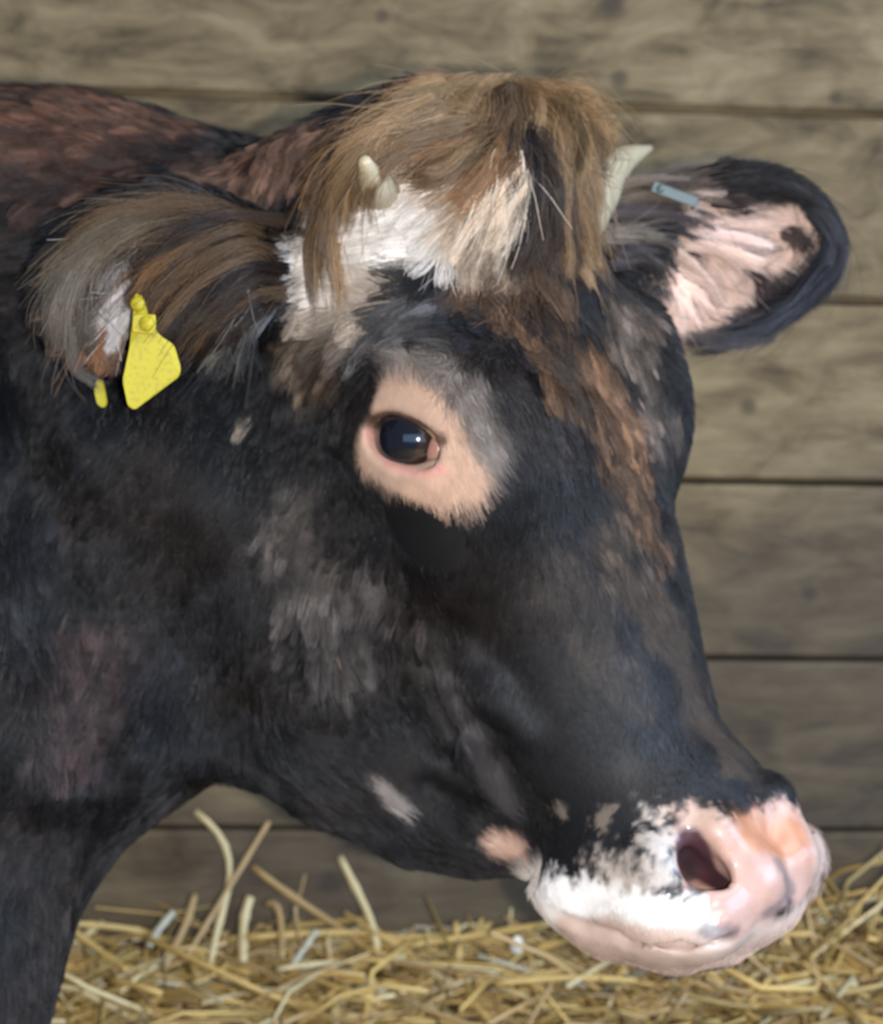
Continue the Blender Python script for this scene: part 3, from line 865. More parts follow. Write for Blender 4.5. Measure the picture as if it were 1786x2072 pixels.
FAR_HAIR = [
    ([(1370, 460, 1.59), (1430, 470, 1.588), (1500, 490, 1.592), (1570, 500, 1.597)], (.78, .61, .55)),
    ([(1370, 490, 1.59), (1430, 500, 1.588), (1490, 525, 1.592), (1540, 545, 1.597)], PK),
    ([(1375, 440, 1.59), (1430, 440, 1.588), (1500, 455, 1.594), (1560, 460, 1.60)], PK),
    ([(1300, 540, 1.575), (1340, 560, 1.572), (1375, 600, 1.575), (1395, 650, 1.585)], (.78, .58, .49)),
    ([(1310, 560, 1.575), (1345, 595, 1.572), (1370, 640, 1.578), (1385, 680, 1.588)], PK),
    ([(1340, 540, 1.58), (1380, 560, 1.578), (1420, 600, 1.585), (1440, 640, 1.592)], PK),
    ([(1220, 400, 1.56), (1300, 385, 1.56), (1390, 390, 1.572), (1460, 400, 1.585)], (.120, .090, .070)),
    ([(1225, 440, 1.555), (1300, 425, 1.56), (1370, 430, 1.572), (1420, 450, 1.58)], FD),
    ([(1230, 480, 1.55), (1300, 480, 1.558), (1360, 495, 1.57)], (.130, .105, .085)),
    ([(1240, 520, 1.545), (1300, 520, 1.555), (1350, 540, 1.565)], FD),
    ([(1260, 380, 1.58), (1360, 358, 1.60), (1460, 345, 1.61), (1540, 355, 1.61)], (.16, .115, .09)),
    ([(1480, 345, 1.61), (1580, 370, 1.60), (1650, 420, 1.59), (1685, 480, 1.59)], (.034, .032, .040)),
    ([(1640, 410, 1.595), (1685, 480, 1.59), (1665, 560, 1.587), (1610, 620, 1.585)], (.034, .034, .044)),
    ([(1660, 550, 1.588), (1600, 625, 1.583), (1520, 670, 1.58), (1440, 690, 1.58)], (.034, .034, .042)),
    ([(1560, 650, 1.583), (1490, 680, 1.58), (1420, 695, 1.58), (1390, 690, 1.58)], (.06, .05, .05)),
]
EAR_TUFT = [
    ([(1440, 405, 1.575), (1475, 412, 1.578), (1520, 432, 1.585)], (.030, .018, .016)),
    ([(1590, 470, 1.592), (1615, 480, 1.592), (1640, 500, 1.592)], (.045, .026, .022)),
    ([(1520, 545, 1.590), (1540, 570, 1.588), (1555, 600, 1.588)], (.040, .022, .020)),
]
fh = locks('ear_hair', [g for g, _ in FAR_HAIR], 600, .0048, [c for _, c in FAR_HAIR], K=7, wave=.0025, clumps=6)
locks('ear_tuft', [g for g, _ in EAR_TUFT], 260, .0026, [c for _, c in EAR_TUFT], K=6, wave=.002, clumps=5)
tag(fh, 'pink and dark hair of the ear with the metal clip')

# ------------------------------------------------------------------ eyes, lashes, horns
def lathe(prof, seg=32):
    v, f = [], []
    for r, z in prof:
        for i in range(seg):
            a = 2 * math.pi * i / seg
            v.append((r * math.cos(a), r * math.sin(a), z))
    for j in range(len(prof) - 1):
        for i in range(seg):
            k = (i + 1) % seg
            f.append((j * seg + i, j * seg + k, (j + 1) * seg + k, (j + 1) * seg + i))
    f.append(tuple(range(seg))[::-1])
    f.append(tuple((len(prof) - 1) * seg + i for i in range(seg)))
    return np.array(v), f
m_eye, nt, b = new_mat('eyeball')
tc = nt.nodes.new('ShaderNodeTexCoord'); sep = nt.nodes.new('ShaderNodeSeparateXYZ')
at = nt.nodes.new('ShaderNodeAttribute'); at.attribute_name = 'polar'
ramp = nt.nodes.new('ShaderNodeValToRGB')
nt.links.new(at.outputs['Fac'], ramp.inputs['Fac'])
e = ramp.color_ramp.elements
e[0].position = 0; e[0].color = (.004, .006, .012, 1)
e[1].position = .46; e[1].color = (.010, .010, .016, 1)
for pos, colr in ((.50, (.035, .022, .016, 1)), (.66, (.020, .012, .010, 1)), (.72, (.30, .22, .18, 1))):
    x = e.new(pos); x.color = colr
nt.links.new(ramp.outputs['Color'], b.inputs['Base Color'])
b.inputs['Roughness'].default_value = .08
b.inputs['Coat Weight'].default_value = 1.0
b.inputs['Coat Roughness'].default_value = .02
m_lid, nt, b = new_mat('tear_flesh')
b.inputs['Base Color'].default_value = (.42, .22, .17, 1); b.inputs['Roughness'].default_value = .25
for c, en, fr, ec in EYES:
    prof = [(max(EYE_R * math.sin(math.pi * i / 24), 1e-4), -EYE_R * math.cos(math.pi * i / 24)) for i in range(25)]
    v, f = lathe(prof, 40)
    B3 = frame(fr[0], en)
    polar = np.arccos(np.clip(v[:, 2] / EYE_R, -1, 1)) / (math.pi / 2)
    w = ec + v[:, 0:1] * B3[0] + v[:, 1:2] * B3[1] + v[:, 2:3] * B3[2]
    o = obj_from('eyeball', to_world(w), f, m_eye, ROOT)
    a = o.data.attributes.new('polar', 'FLOAT', 'POINT')
    a.data.foreach_set('value', polar.astype(np.float32))
    # the fleshy third lid in the inner corner
    inner = fr[0] if fr[0] @ AX > 0 else -fr[0]
    v, f = lathe([(max(math.sin(math.pi * i / 10), 1e-3), -math.cos(math.pi * i / 10)) for i in range(11)], 20)
    cc = ec + unit(inner * .80 + en * .62) * (EYE_R + .0002) 
    w = cc + v[:, 0:1] * inner * .0060 + v[:, 1:2] * np.cross(en, inner) * .0085 + v[:, 2:3] * en * .0030
    obj_from('third_eyelid', to_world(w), f, m_lid, ROOT)
    up = fr[1] if fr[1] @ (-AX) > 0 else -fr[1]
    n = 90
    t = rng.uniform(-.9, .75, n)
    base = ec + fr[0] * (.030 * t)[:, None] + up * (.0185 * (1 - np.abs(t) ** 2.4))[:, None]
    base = ec + (base - ec) + en * np.sqrt(np.maximum((EYE_R + .0045) ** 2 - ((base - ec) ** 2).sum(1), 1e-6))[:, None]
    pts = np.zeros((n, 5, 3))
    ll = .007 + .005 * rng.random(n)
    for j in range(5):
        s = j / 4
        pts[:, j] = base + (en * (1.0 - .3 * s) * s + up * (-.25 * s + .35 * s * s) + fr[0] * 0)[None, :] * ll[:, None] + rng.normal(size=(n, 3)) * .0012 * s
    hair_object('eyelashes', pts, np.full(n, .00022), np.tile((.10, .065, .045), (n, 1)) * (.5 + rng.random((n, 1))))

m_horn, nt, b = new_mat('horn')
nz = nt.nodes.new('ShaderNodeTexNoise'); nz.inputs['Scale'].default_value = 40; nz.inputs['Detail'].default_value = 4
rp = nt.nodes.new('ShaderNodeValToRGB')
rp.color_ramp.elements[0].color = (.30, .235, .14, 1); rp.color_ramp.elements[1].color = (.58, .49, .33, 1)
nt.links.new(nz.outputs['Fac'], rp.inputs['Fac']); nt.links.new(rp.outputs['Color'], b.inputs['Base Color'])
b.inputs['Roughness'].default_value = .4
def tube(path, radii, seg=20):
    path = [np.asarray(p, float) for p in path]
    v, f = [], []
    ref = np.array((.3, .2, 1.0))
    for i, p in enumerate(path):
        d = unit(path[min(i + 1, len(path) - 1)] - path[max(i - 1, 0)])
        a = unit(np.cross(d, ref)); bb = np.cross(d, a)
        for k in range(seg):
            t = 2 * math.pi * k / seg
            v.append(p + radii[i] * (math.cos(t) * a + math.sin(t) * bb))
    n = len(path)
    for i in range(n - 1):
        for k in range(seg):
            f.append((i * seg + k, i * seg + (k + 1) % seg, (i + 1) * seg + (k + 1) % seg, (i + 1) * seg + k))
    f.append(tuple(range(seg))[::-1]); f.append(tuple((n - 1) * seg + k for k in range(seg)))
    return np.array(v), f
def spline(ps, n=16):
    ps = np.array(ps, float)
    s = np.r_[0, np.cumsum(np.linalg.norm(np.diff(ps, axis=0), axis=1))]
    t = np.linspace(0, s[-1], n)
    c = np.stack([np.interp(t, s, ps[:, d]) for d in range(3)], -1)
    for _ in range(6):
        c[1:-1] = .25 * c[:-2] + .5 * c[1:-1] + .25 * c[2:]
    return c
for path, radii, lab in (
    ([V(812, 435, 1.445), V(774, 392, 1.412), V(753, 368, 1.373), V(737, 326, 1.348)], (.013, .0120, .0100, .0038), 'cream horn above the white forehead patch'),
    ([V(1085, 470, 1.50), V(1172, 425, 1.53), V(1215, 355, 1.56), V(1262, 318, 1.59), V(1315, 300, 1.62)], (.026, .024, .017, .0095, .0022), 'cream horn by the ear with the metal clip')):
    c = spline(path)
    r = np.interp(np.linspace(0, 1, 16), np.linspace(0, 1, len(radii)), radii)
    r = r * (1 + .03 * np.sin(np.arange(16) * 2.1))
    c = np.vstack([c, c[-1] + unit(c[-1] - c[-2]) * r[-1] * .5]); r = np.r_[r, r[-1] * .45]
    v, f = tube(c, r)
    o = obj_from('horn', to_world(v), f, m_horn, ROOT)
    tag(o, lab)

# ------------------------------------------------------------------ ear tags
m_yel, nt, b = new_mat('yellow_plastic')
b.inputs['Base Color'].default_value = (.43, .36, .018, 1)
b.inputs['Roughness'].default_value = .5
b.inputs['Specular IOR Level'].default_value = .3
b.inputs['Subsurface Weight'].default_value = .1
b.inputs['Subsurface Radius'].default_value = (.004, .003, .001)
# worn print and grime speckled over the plastic
tc = nt.nodes.new('ShaderNodeTexCoord')
nz = nt.nodes.new('ShaderNodeTexNoise'); nz.inputs['Scale'].default_value = 420; nz.inputs['Detail'].default_value = 2
rp = nt.nodes.new('ShaderNodeValToRGB')
rp.color_ramp.elements[0].position = .50; rp.color_ramp.elements[0].color = (.43, .36, .018, 1)
rp.color_ramp.elements[1].position = .68; rp.color_ramp.elements[1].color = (.33, .28, .03, 1)
nt.links.new(tc.outputs['Object'], nz.inputs['Vector']); nt.links.new(nz.outputs['Fac'], rp.inputs['Fac'])
nt.links.new(rp.outputs['Color'], b.inputs['Base Color'])
def slab(outline, thick, back):
    """a flat panel: outline in the view frame, thickened along back"""
    o = np.array(outline); n = len(o)
    back = unit(back)
    v = np.vstack([o, o + back * thick])
    f = [tuple(range(n)), tuple(range(2 * n - 1, n - 1, -1))] + [(i, i + n, (i + 1) % n + n, (i + 1) % n) for i in range(n)]
    return v, f
def rounded(pts, r, seg=5):
    out = []
    n = len(pts)
    for i in range(n):
        p, a, b = np.array(pts[i]), np.array(pts[i - 1]), np.array(pts[(i + 1) % n])
        da, db = unit(a - p), unit(b - p)
        rr = min(r, .45 * np.linalg.norm(a - p), .45 * np.linalg.norm(b - p))
        for k in range(seg + 1):
            t = k / seg
            out.append((1 - t) ** 2 * (p + da * rr) + 2 * t * (1 - t) * p + t * t * (p + db * rr))
    return out
def bevel(o, w, seg=2):
    m = o.modifiers.new('bevel', 'BEVEL'); m.width = w; m.segments = seg; m.limit_method = 'ANGLE'
def empty(name, loc, label, cat):
    o = bpy.data.objects.new(name, None)
    COL.objects.link(o)
    o.location = loc
    o.empty_display_size = .02
    return tag(o, label, cat)
TD = 1.362
tagroot = empty('ear_tag', tuple(to_world(V(288, 655, TD))), 'yellow plastic ear tag hanging from the hairy ear beside the cow\'s cheek', 'ear tag')
tag_out = [V(272, 592, TD + .003), V(290, 600, TD + .002), V(300, 640, TD), V(322, 678, TD), V(352, 697, TD + .004), V(366, 745, TD + .006), V(362, 762, TD + .006),
           V(272, 830, TD + .008), V(258, 822, TD + .007), V(247, 770, TD + .003), V(262, 700, TD)]
v, f = slab(rounded(tag_out, .003), .0016, (0, 0, -1))
o = obj_from('tag_panel', to_world(v), f, m_yel, tagroot, smooth=False); bevel(o, .0004)
# raised collar of the stud, and the stud through the ear
A3 = frame((1, .1, .25), (-.1, -.15, 1))
def disc(name, c, prof, mat, parent):
    v, f = lathe(prof, 28)
    w = np.asarray(c) + v[:, 0:1] * A3[0] + v[:, 1:2] * A3[1] + v[:, 2:3] * A3[2]
    return obj_from(name, to_world(w), f, mat, parent)
st = [V(270, 637, TD - .002), V(314, 637, TD - .002), V(316, 640, TD - .002), V(316, 672, TD - .002), V(312, 677, TD - .002), V(268, 674, TD - .002)]
v, f = slab(rounded(st, .002), .004, (0, 0, -1))
o = obj_from('stud_collar', to_world(v + np.array((0, 0, .004))), f, m_yel, tagroot, smooth=False); bevel(o, .001, 3)
disc('stud', V(297, 655, TD - .006), [(.0001, .0025), (.0035, .0024), (.0045, .0012), (.0045, -.004), (.0025, -.004), (.0025, -.05), (.0001, -.05)][::-1], m_yel, tagroot)
disc('upper_boss', V(278, 615, TD - .001), [(.0001, .0020), (.0030, .0019), (.0042, .0008), (.0042, -.002), (.0001, -.002)][::-1], m_yel, tagroot)
bk = [V(196, 765, 1.436), V(206, 772, 1.436), V(214, 815, 1.440), V(208, 826, 1.440), V(196, 818, 1.438), V(190, 790, 1.437)]
v, f = slab(rounded(bk, .002), .0016, (.6, 0, -.8))
o = obj_from('back_panel', to_world(v), f, m_yel, tagroot, smooth=False); bevel(o, .0004)
# metal clip on the upper rim of the other ear
m_met, nt, b = new_mat('galvanised_metal')
b.inputs['Base Color'].default_value = (.10, .125, .125, 1); b.inputs['Metallic'].default_value = .6; b.inputs['Roughness'].default_value = .42
CD = 1.552
clip = empty('ear_clip', tuple(to_world(V(1365, 395, CD))), 'small grey metal clip tag on the upper rim of the cow\'s pink ear', 'ear tag')
e1 = unit(V(1408, 410, CD) - V(1320, 377, CD)); e2 = unit(np.cross((0, 0, 1), e1))
def bar(c, l, w, t, d1, d2, d3):
    o = []
    for a in (-1, 1):
        for bq in (-1, 1):
            for cq in (-1, 1):
                o.append(c + d1 * a * l / 2 + d2 * bq * w / 2 + d3 * cq * t / 2)
    f = [(0, 1, 3, 2), (4, 6, 7, 5), (0, 4, 5, 1), (2, 3, 7, 6), (0, 2, 6, 4), (1, 5, 7, 3)]
    return np.array(o), f
mid = (V(1408, 410, CD) + V(1320, 377, CD)) / 2
ez = np.array((0, 0, 1.0))
v, f = bar(mid, .031, .0072, .0018, e1, e2, ez); o = obj_from('front_strip', to_world(v), f, m_met, clip, smooth=False); bevel(o, .0006)
v, f = bar(mid - ez * .040, .031, .0072, .0018, e1, e2, ez); o = obj_from('back_strip', to_world(v), f, m_met, clip, smooth=False); bevel(o, .0006)
v, f = bar(mid + e1 * .0150 - ez * .020, .0018, .0072, .041, e1, e2, ez); o = obj_from('bent_end', to_world(v), f, m_met, clip, smooth=False); bevel(o, .0006)
v, f = lathe([(.0001, .0012), (.0020, .0010), (.0026, 0), (.0026, -.041), (.0001, -.041)][::-1], 16)
w = mid - e1 * .010 + v[:, 0:1] * e1 + v[:, 1:2] * e2 + v[:, 2:3] * ez + ez * .0012
obj_from('rivet', to_world(w), f, m_met, clip)
STALKS = [   # course of the stalk, its half width, which straw colour, what it looks like
    ([(-0.089, 1.963, 0.113), (-0.072, 1.944, 0.086), (-0.057, 1.925, 0.064), (-0.054, 1.895, 0.038)], 0.0036, 1, 'thick pale straw stalk leaning alone against the boards'),
    ([(-0.166, 1.966, 0.103), (-0.127, 1.949, 0.078), (-0.081, 1.933, 0.056), (-0.044, 1.896, 0.037)], 0.0034, 2, 'brown straw stalk slanting down from a pale broken end'),
    ([(-0.216, 1.972, 0.152), (-0.197, 1.973, 0.147), (-0.184, 1.965, 0.122), (-0.179, 1.945, 0.095), (-0.192, 1.914, 0.080), (-0.197, 1.883, 0.043)], 0.0032, 1, "tallest straw stalk, bent over at the top, beside the cow's chest"),
    ([(-0.151, 1.967, 0.145), (-0.170, 1.956, 0.116), (-0.193, 1.924, 0.083), (-0.219, 1.882, 0.050)], 0.0026, 2, 'thin straw stalk crossing behind the tallest bent stalk'),
    ([(-0.318, 1.873, 0.088), (-0.288, 1.896, 0.077), (-0.253, 1.919, 0.062), (-0.240, 1.920, 0.055)], 0.0030, 0, "golden straw stalk lying level next to the cow's leg"),
    ([(-0.315, 1.864, 0.090), (-0.290, 1.856, 0.074), (-0.260, 1.838, 0.060)], 0.0030, 0, "golden straw stalk slanting down beside the cow's leg"),
    ([(-0.166, 1.936, 0.087), (-0.172, 1.926, 0.071), (-0.169, 1.886, 0.046)], 0.0042, 1, 'broad pale upright straw leaf in the middle of the tuft'),
    ([(-0.152, 1.937, 0.080), (-0.144, 1.938, 0.088), (-0.139, 1.928, 0.074), (-0.136, 1.889, 0.050)], 0.0030, 2, 'hooked straw stalk standing just beside the broad pale leaf'),
    ([(-0.167, 1.906, 0.062), (-0.108, 1.921, 0.060), (-0.040, 1.927, 0.060), (-0.022, 1.918, 0.053), (-0.016, 1.899, 0.032)], 0.0032, 0, 'long level straw stalk that bends down at one end'),
    ([(-0.139, 1.868, 0.049), (-0.089, 1.882, 0.050), (-0.031, 1.897, 0.048)], 0.0026, 1, 'thin straw stalk lying level under the long bent one'),
    ([(-0.030, 1.897, 0.058), (0.028, 1.902, 0.065), (0.093, 1.888, 0.082)], 0.0030, 0, "straight golden straw stalk reaching in under the cow's white lip"),
    ([(0.012, 1.921, 0.069), (0.015, 1.891, 0.040), (0.020, 1.852, 0.005)], 0.0034, 0, 'upright golden straw stalk standing in front of the others below the chin'),
    ([(-0.107, 1.911, 0.066), (-0.118, 1.900, 0.054), (-0.128, 1.879, 0.045)], 0.0030, 3, 'short silvery straw stalk leaning below the brown slanting one'),
    ([(-0.231, 1.921, 0.079), (-0.243, 1.910, 0.068), (-0.249, 1.889, 0.061)], 0.0036, 3, 'short grey straw flake leaning by the foot of the boards'),
    ([(-0.214, 1.932, 0.090), (-0.218, 1.912, 0.074), (-0.235, 1.870, 0.048)], 0.0036, 2, 'tan straw stalk leaning between the grey flake and the tuft'),
    ([(0.285, 1.924, 0.060), (0.302, 1.915, 0.043), (0.319, 1.887, 0.028)], 0.0032, 1, "pale straw stalk slanting down past the cow's nose"),
    ([(0.331, 1.988, 0.083), (0.335, 1.968, 0.058), (0.309, 1.936, 0.041)], 0.0032, 2, "curved straw stalk standing up beside the cow's nose"),
    ([(0.363, 1.980, 0.060), (0.346, 1.949, 0.043), (0.344, 1.909, 0.018)], 0.0030, 0, "upright straw stalk near the boards beyond the cow's nose"),
    ([(0.044, 1.824, 0.055), (0.105, 1.829, 0.059), (0.163, 1.834, 0.053)], 0.0030, 0, "golden straw stalk lying level below the cow's lower lip"),
]
CHIP = (0.064, 1.885, 0.063)
# ------------------------------------------------------------------ the board wall and the floor
m_wood, nt, b = new_mat('weathered_boards')
L = nt.links.new
tc = nt.nodes.new('ShaderNodeTexCoord')
pa = nt.nodes.new('ShaderNodeAttribute'); pa.attribute_name = 'board'
def node(kind, **kw):
    n = nt.nodes.new(kind)
    for k, v in kw.items():
        if k in n.inputs: n.inputs[k].default_value = v
        else: setattr(n, k, v)
    return n
offs = node('ShaderNodeVectorMath', operation='SCALE'); offs.inputs['Scale'].default_value = 3.7
L(pa.outputs['Color'], offs.inputs[0])
add = node('ShaderNodeVectorMath', operation='ADD')
L(tc.outputs['Object'], add.inputs[0]); L(offs.outputs[0], add.inputs[1])
mp = node('ShaderNodeMapping'); mp.inputs['Scale'].default_value = (1.6, 1, 14)
L(add.outputs[0], mp.inputs['Vector'])
grain = node('ShaderNodeTexNoise', Scale=6.0, Detail=6.0, Roughness=.6)
L(mp.outputs[0], grain.inputs['Vector'])
mp2 = node('ShaderNodeMapping'); mp2.inputs['Scale'].default_value = (1, 1, 2.2)
L(add.outputs[0], mp2.inputs['Vector'])
blot = node('ShaderNodeTexNoise', Scale=13.0, Detail=5.0, Roughness=.62, Distortion=.6)
L(mp2.outputs[0], blot.inputs['Vector'])
r1 = node('ShaderNodeValToRGB')
r1.color_ramp.elements[0].position = .28; r1.color_ramp.elements[0].color = (.060, .043, .024, 1)
r1.color_ramp.elements[1].position = .72; r1.color_ramp.elements[1].color = (.305, .232, .132, 1)
x = r1.color_ramp.elements.new(.5); x.color = (.194, .143, .077, 1)
L(blot.outputs['Fac'], r1.inputs['Fac'])
r2 = node('ShaderNodeValToRGB')
r2.color_ramp.elements[0].position = .30; r2.color_ramp.elements[0].color = (.78, .76, .74, 1)
r2.color_ramp.elements[1].position = .65; r2.color_ramp.elements[1].color = (1.04, 1.02, 1.0, 1)
L(grain.outputs['Fac'], r2.inputs['Fac'])
mul = node('ShaderNodeMixRGB', blend_type='MULTIPLY'); mul.inputs['Fac'].default_value = 1
L(r1.outputs['Color'], mul.inputs['Color1']); L(r2.outputs['Color'], mul.inputs['Color2'])
# dirt splashed up the lowest boards, plus shade painted in towards the lower right
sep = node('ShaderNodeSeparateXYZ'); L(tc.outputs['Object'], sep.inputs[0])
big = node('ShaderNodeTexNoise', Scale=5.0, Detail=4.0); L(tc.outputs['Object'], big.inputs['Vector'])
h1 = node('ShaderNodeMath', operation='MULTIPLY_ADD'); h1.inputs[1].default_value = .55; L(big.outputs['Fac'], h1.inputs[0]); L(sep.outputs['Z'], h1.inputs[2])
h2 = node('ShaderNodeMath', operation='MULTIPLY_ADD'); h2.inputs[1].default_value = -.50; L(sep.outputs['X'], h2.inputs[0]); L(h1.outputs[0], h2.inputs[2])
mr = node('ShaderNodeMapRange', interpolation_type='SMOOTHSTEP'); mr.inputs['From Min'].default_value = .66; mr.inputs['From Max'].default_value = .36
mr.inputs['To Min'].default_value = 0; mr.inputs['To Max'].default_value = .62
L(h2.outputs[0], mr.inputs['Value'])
muck_and_shade = node('ShaderNodeMixRGB', blend_type='MIX'); muck_and_shade.inputs['Color2'].default_value = (.060, .047, .038, 1)
L(mr.outputs['Result'], muck_and_shade.inputs['Fac']); L(mul.outputs['Color'], muck_and_shade.inputs['Color1'])
# per board tint
tint = node('ShaderNodeMixRGB', blend_type='MULTIPLY'); tint.inputs['Fac'].default_value = 1
br = node('ShaderNodeMapRange'); br.inputs['To Min'].default_value = .86; br.inputs['To Max'].default_value = 1.1
L(pa.outputs['Fac'], br.inputs['Value']); L(muck_and_shade.outputs['Color'], tint.inputs['Color1']); L(br.outputs['Result'], tint.inputs['Color2'])
# knots
last = tint
for kx, kz, kr in ((.1445, .843, .011), (.151, .783, .008), (.338, .767, .006), (-.05, .835, .006), (.24, .61, .008), (.31, .655, .007), (.20, .68, .009), (.27, .50, .008), (.33, .33, .008), (-.10, .07, .012), (.29, .20, .014)):
    d = node('ShaderNodeVectorMath', operation='DISTANCE')
    cmb = node('ShaderNodeCombineXYZ'); L(sep.outputs['X'], cmb.inputs[0]); L(sep.outputs['Z'], cmb.inputs[2])
    d.inputs[1].default_value = (kx, 0, kz); L(cmb.outputs[0], d.inputs[0])
    k = node('ShaderNodeMapRange', interpolation_type='SMOOTHSTEP'); k.inputs['From Min'].default_value = kr * 1.5; k.inputs['From Max'].default_value = kr * .3
    k.inputs['To Max'].default_value = .7
    L(d.outputs['Value'], k.inputs['Value'])
    mx = node('ShaderNodeMixRGB'); mx.inputs['Color2'].default_value = (.050, .036, .028, 1)
    L(k.outputs['Result'], mx.inputs['Fac']); L(last.outputs[0], mx.inputs['Color1'])
    last = mx
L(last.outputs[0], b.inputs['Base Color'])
b.inputs['Roughness'].default_value = .8
b.inputs['Specular IOR Level'].default_value = .25
bp = node('ShaderNodeBump', Strength=.5, Distance=.004); L(grain.outputs['Fac'], bp.inputs['Height']); L(bp.outputs['Normal'], b.inputs['Normal'])

WYAW, WTILT = math.radians(4.8), -.033
bm_v, bm_f, bm_c = [], [], []
def wall_box(x0, x1, y0, y1, z0, z1, c, ch=.004):
    """a board with eased front edges (front face towards -y)"""
    k = len(bm_v)
    for (y, e) in ((y1, 0), (y0 + ch, 0), (y0, ch)):
        for (xx, zz) in ((x0 + e, z0 + e), (x1 - e, z0 + e), (x1 - e, z1 - e), (x0 + e, z1 - e)):
            bm_v.append((xx, y, zz))
    for r in (0, 4):
        for i in range(4):
            j = (i + 1) % 4
            bm_f.append((k + r + i, k + r + j, k + r + 4 + j, k + r + 4 + i)); bm_c.append(c)
    bm_f.append((k + 8, k + 9, k + 10, k + 11)); bm_c.append(c)
    bm_f.append((k + 3, k + 2, k + 1, k)); bm_c.append(c)
PITCHB = .1615
for i in range(-1, 8):
    z0 = .763 - 5 * PITCHB + i * PITCHB
    gap = (.0022, .0016, .0018, .0022, .0026, .0030, .0022, .002, .002)[i + 1]
    wall_box(-1.7, 1.5, random.uniform(0, .003), .032, z0 + gap, z0 + PITCHB - gap, (random.random(), random.random(), random.random()))
wall_box(-1.7, 1.5, .030, .045, .763 - 6 * PITCHB, .763 + 3 * PITCHB, (.2, .2, .2), .001)
wv = np.array(bm_v)
wv[:, 2] += WTILT * wv[:, 0]
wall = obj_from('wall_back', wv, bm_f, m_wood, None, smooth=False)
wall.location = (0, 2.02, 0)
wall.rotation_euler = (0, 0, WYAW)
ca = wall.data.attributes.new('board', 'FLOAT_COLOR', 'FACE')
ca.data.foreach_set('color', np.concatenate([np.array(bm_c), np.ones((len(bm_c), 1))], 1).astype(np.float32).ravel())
tag(wall, 'weathered horizontal board wall behind the cow', 'wall', kind='structure')

m_flr, nt, b = new_mat('trodden_straw_floor')
nz = node('ShaderNodeTexNoise', Scale=55.0, Detail=6.0, Roughness=.7)
rp = node('ShaderNodeValToRGB')
rp.color_ramp.elements[0].position = .35; rp.color_ramp.elements[0].color = (.060, .042, .022, 1)
rp.color_ramp.elements[1].position = .7; rp.color_ramp.elements[1].color = (.26, .185, .085, 1)
nt.links.new(nz.outputs['Fac'], rp.inputs['Fac']); nt.links.new(rp.outputs['Color'], b.inputs['Base Color'])
b.inputs['Roughness'].default_value = .9
NX, NY = 90, 60
fx, fy = np.linspace(-1.7, 1.5, NX), np.linspace(-.6, 2.16, NY)
g = np.stack(np.meshgrid(fx, fy, indexing='ij'), -1).reshape(-1, 2)
p3 = np.c_[g, np.zeros(len(g))]
hz = .012 * noise(p3, 6, 90) + .010 * noise(p3, 17, 91)
fv = np.c_[g, hz]
ff = [(i * NY + j, (i + 1) * NY + j, (i + 1) * NY + j + 1, i * NY + j + 1) for i in range(NX - 1) for j in range(NY - 1)]
floor = obj_from('floor', fv, ff, m_flr)
tag(floor, 'barn floor under the straw', 'floor', kind='structure')

# ------------------------------------------------------------------ straw
def straw_material(name, c0, c1):
    global nt
    m, nt_, b = new_mat(name)
    nt = nt_
    at = nt.nodes.new('ShaderNodeAttribute'); at.attribute_name = 'shade'
    nz = node('ShaderNodeTexNoise', Scale=90.0, Detail=3.0)
    rp = node('ShaderNodeValToRGB')
    rp.color_ramp.elements[0].position = .35; rp.color_ramp.elements[0].color = (*c0, 1)
    rp.color_ramp.elements[1].position = .65; rp.color_ramp.elements[1].color = (*c1, 1)
    nt.links.new(nz.outputs['Fac'], rp.inputs['Fac'])
    mx = node('ShaderNodeMixRGB', blend_type='MULTIPLY'); mx.inputs['Fac'].default_value = 1
    nt.links.new(rp.outputs['Color'], mx.inputs['Color1'])
    if name == 'straw_bed':
        nt.links.new(at.outputs['Color'], mx.inputs['Color2'])
    else:
        mx.inputs['Color2'].default_value = (1, 1, 1, 1)
    nt.links.new(mx.outputs['Color'], b.inputs['Base Color'])
    b.inputs['Roughness'].default_value = .45
    return m
M_BED = straw_material('straw_bed', (.85, .85, .85), (1, 1, 1))
TONES = [(.58, .39, .13), (.66, .53, .28), (.44, .29, .125), (.50, .46, .34)]
M_ST = [straw_material('straw_' + n, tuple(.75 * k for k in c), c) for n, c in zip(('golden', 'pale', 'tan', 'silvery'), TONES)]
SV, SF, SC = [], [], []
def stalk_mesh(path, r, seg=6, flat=.7):
    v, f = tube(path, [r] * len(path), seg)
    return v, f
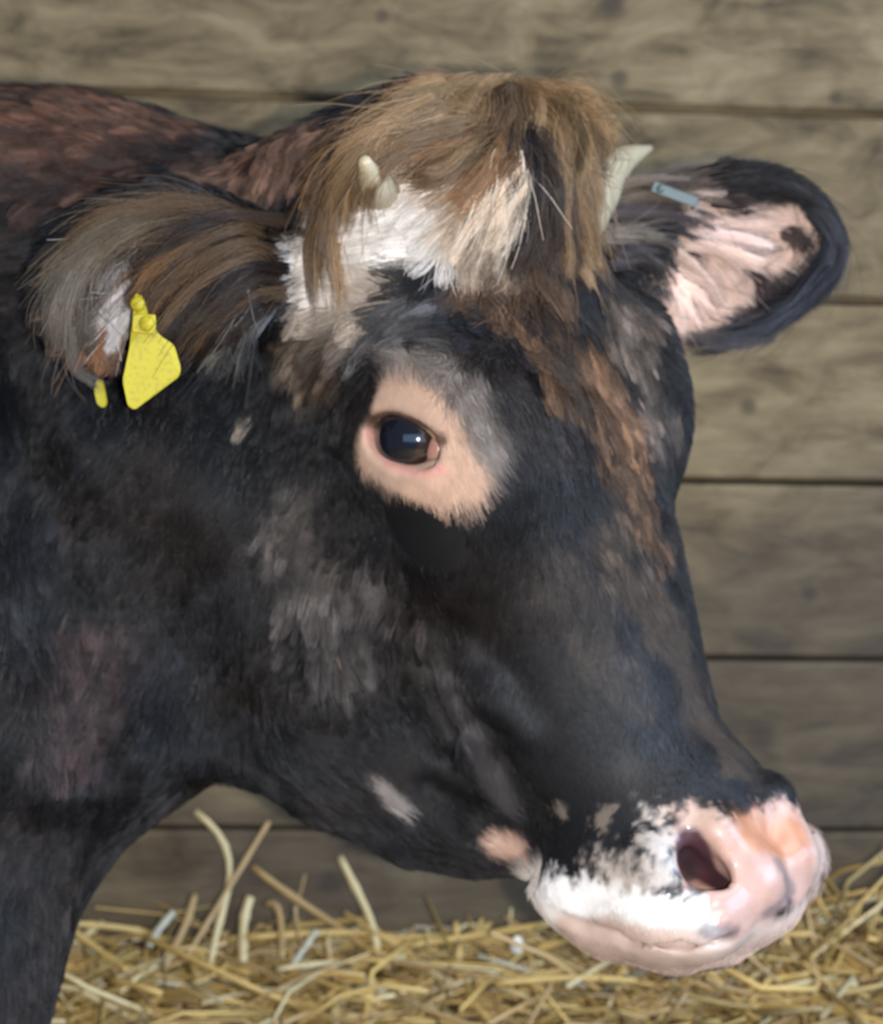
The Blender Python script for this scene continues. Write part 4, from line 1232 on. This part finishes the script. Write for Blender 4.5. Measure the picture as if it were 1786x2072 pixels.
def bed(n, xr, yr, zr, tilt, nseed):
    rr = random.Random(nseed)
    for _ in range(n):
        L_ = rr.uniform(.05, .20)
        c = np.array((rr.uniform(*xr), rr.uniform(*yr), 0))
        c[2] = rr.uniform(*zr)
        az = rr.uniform(0, math.pi * 2)
        el = rr.gauss(0, tilt)
        d = np.array((math.cos(az) * math.cos(el), math.sin(az) * math.cos(el) * .8, math.sin(el)))
        bend = np.array((rr.gauss(0, 1), rr.gauss(0, 1), rr.gauss(0, .5))) * .12 * L_
        k = 4
        path = [c + d * L_ * (t - .5) + bend * (1 - (2 * t - 1) ** 2) for t in np.linspace(0, 1, k)]
        for p in path:
            p[2] = max(p[2], .008)
            lim = 2.02 + math.tan(WYAW) * p[0] - .006
            p[1] = min(p[1], lim)
        v, f = tube(path, [rr.uniform(.0012, .0030)] * k, 5)
        o = len(SV)
        SV.extend(v)
        SF.extend(tuple(o + i for i in q) for q in f)
        tone = np.array(rr.choices(TONES, (6, 2, 4, .3))[0]) * rr.uniform(.55, 1.25)
        SC.extend([tone] * len(v))
bed(2500, (-.75, .62), (1.62, 1.95), (.004, .036), .15, 3)
bed(300, (-.75, .62), (1.95, 2.02), (.004, .022), .15, 8)
bed(220, (-.55, .60), (1.78, 1.97), (.02, .055), .40, 4)
bed(150, (.24, .62), (1.84, 2.0), (.03, .095), .5, 6)
bed(900, (-1.2, 1.1), (.5, 1.62), (.006, .03), .12, 5)
so = obj_from('straw_bedding', SV, SF, M_BED)
colour_attr(so, 'shade', np.array(SC))
tag(so, 'loose golden straw bedding heaped over the floor along the boards', 'straw', kind='stuff')
for path, r, c, lab in STALKS:
    cpath = spline(path, 12)
    v, f = tube(cpath, [r * (1 + .25 * (1 if i in (3, 8) else 0)) for i in range(12)], 8)
    o = obj_from('straw_stalk', v, f, M_ST[c])
    tag(o, lab, 'straw', 'loose stalks standing out of the straw')
chip_m, nt, b = new_mat('chaff')
b.inputs['Base Color'].default_value = (.72, .70, .62, 1)
v, f = lathe([(max(math.sin(math.pi * i / 8), 1e-3), -math.cos(math.pi * i / 8)) for i in range(9)], 12)
v = v * np.array((.006, .004, .008)) * (1 + .3 * noise3(v, 2.0, 5)) + np.array(CHIP)
tag(obj_from('chaff_flake', v, f, chip_m), 'small white flake of chaff in the straw below the cow\'s mouth', 'chaff')
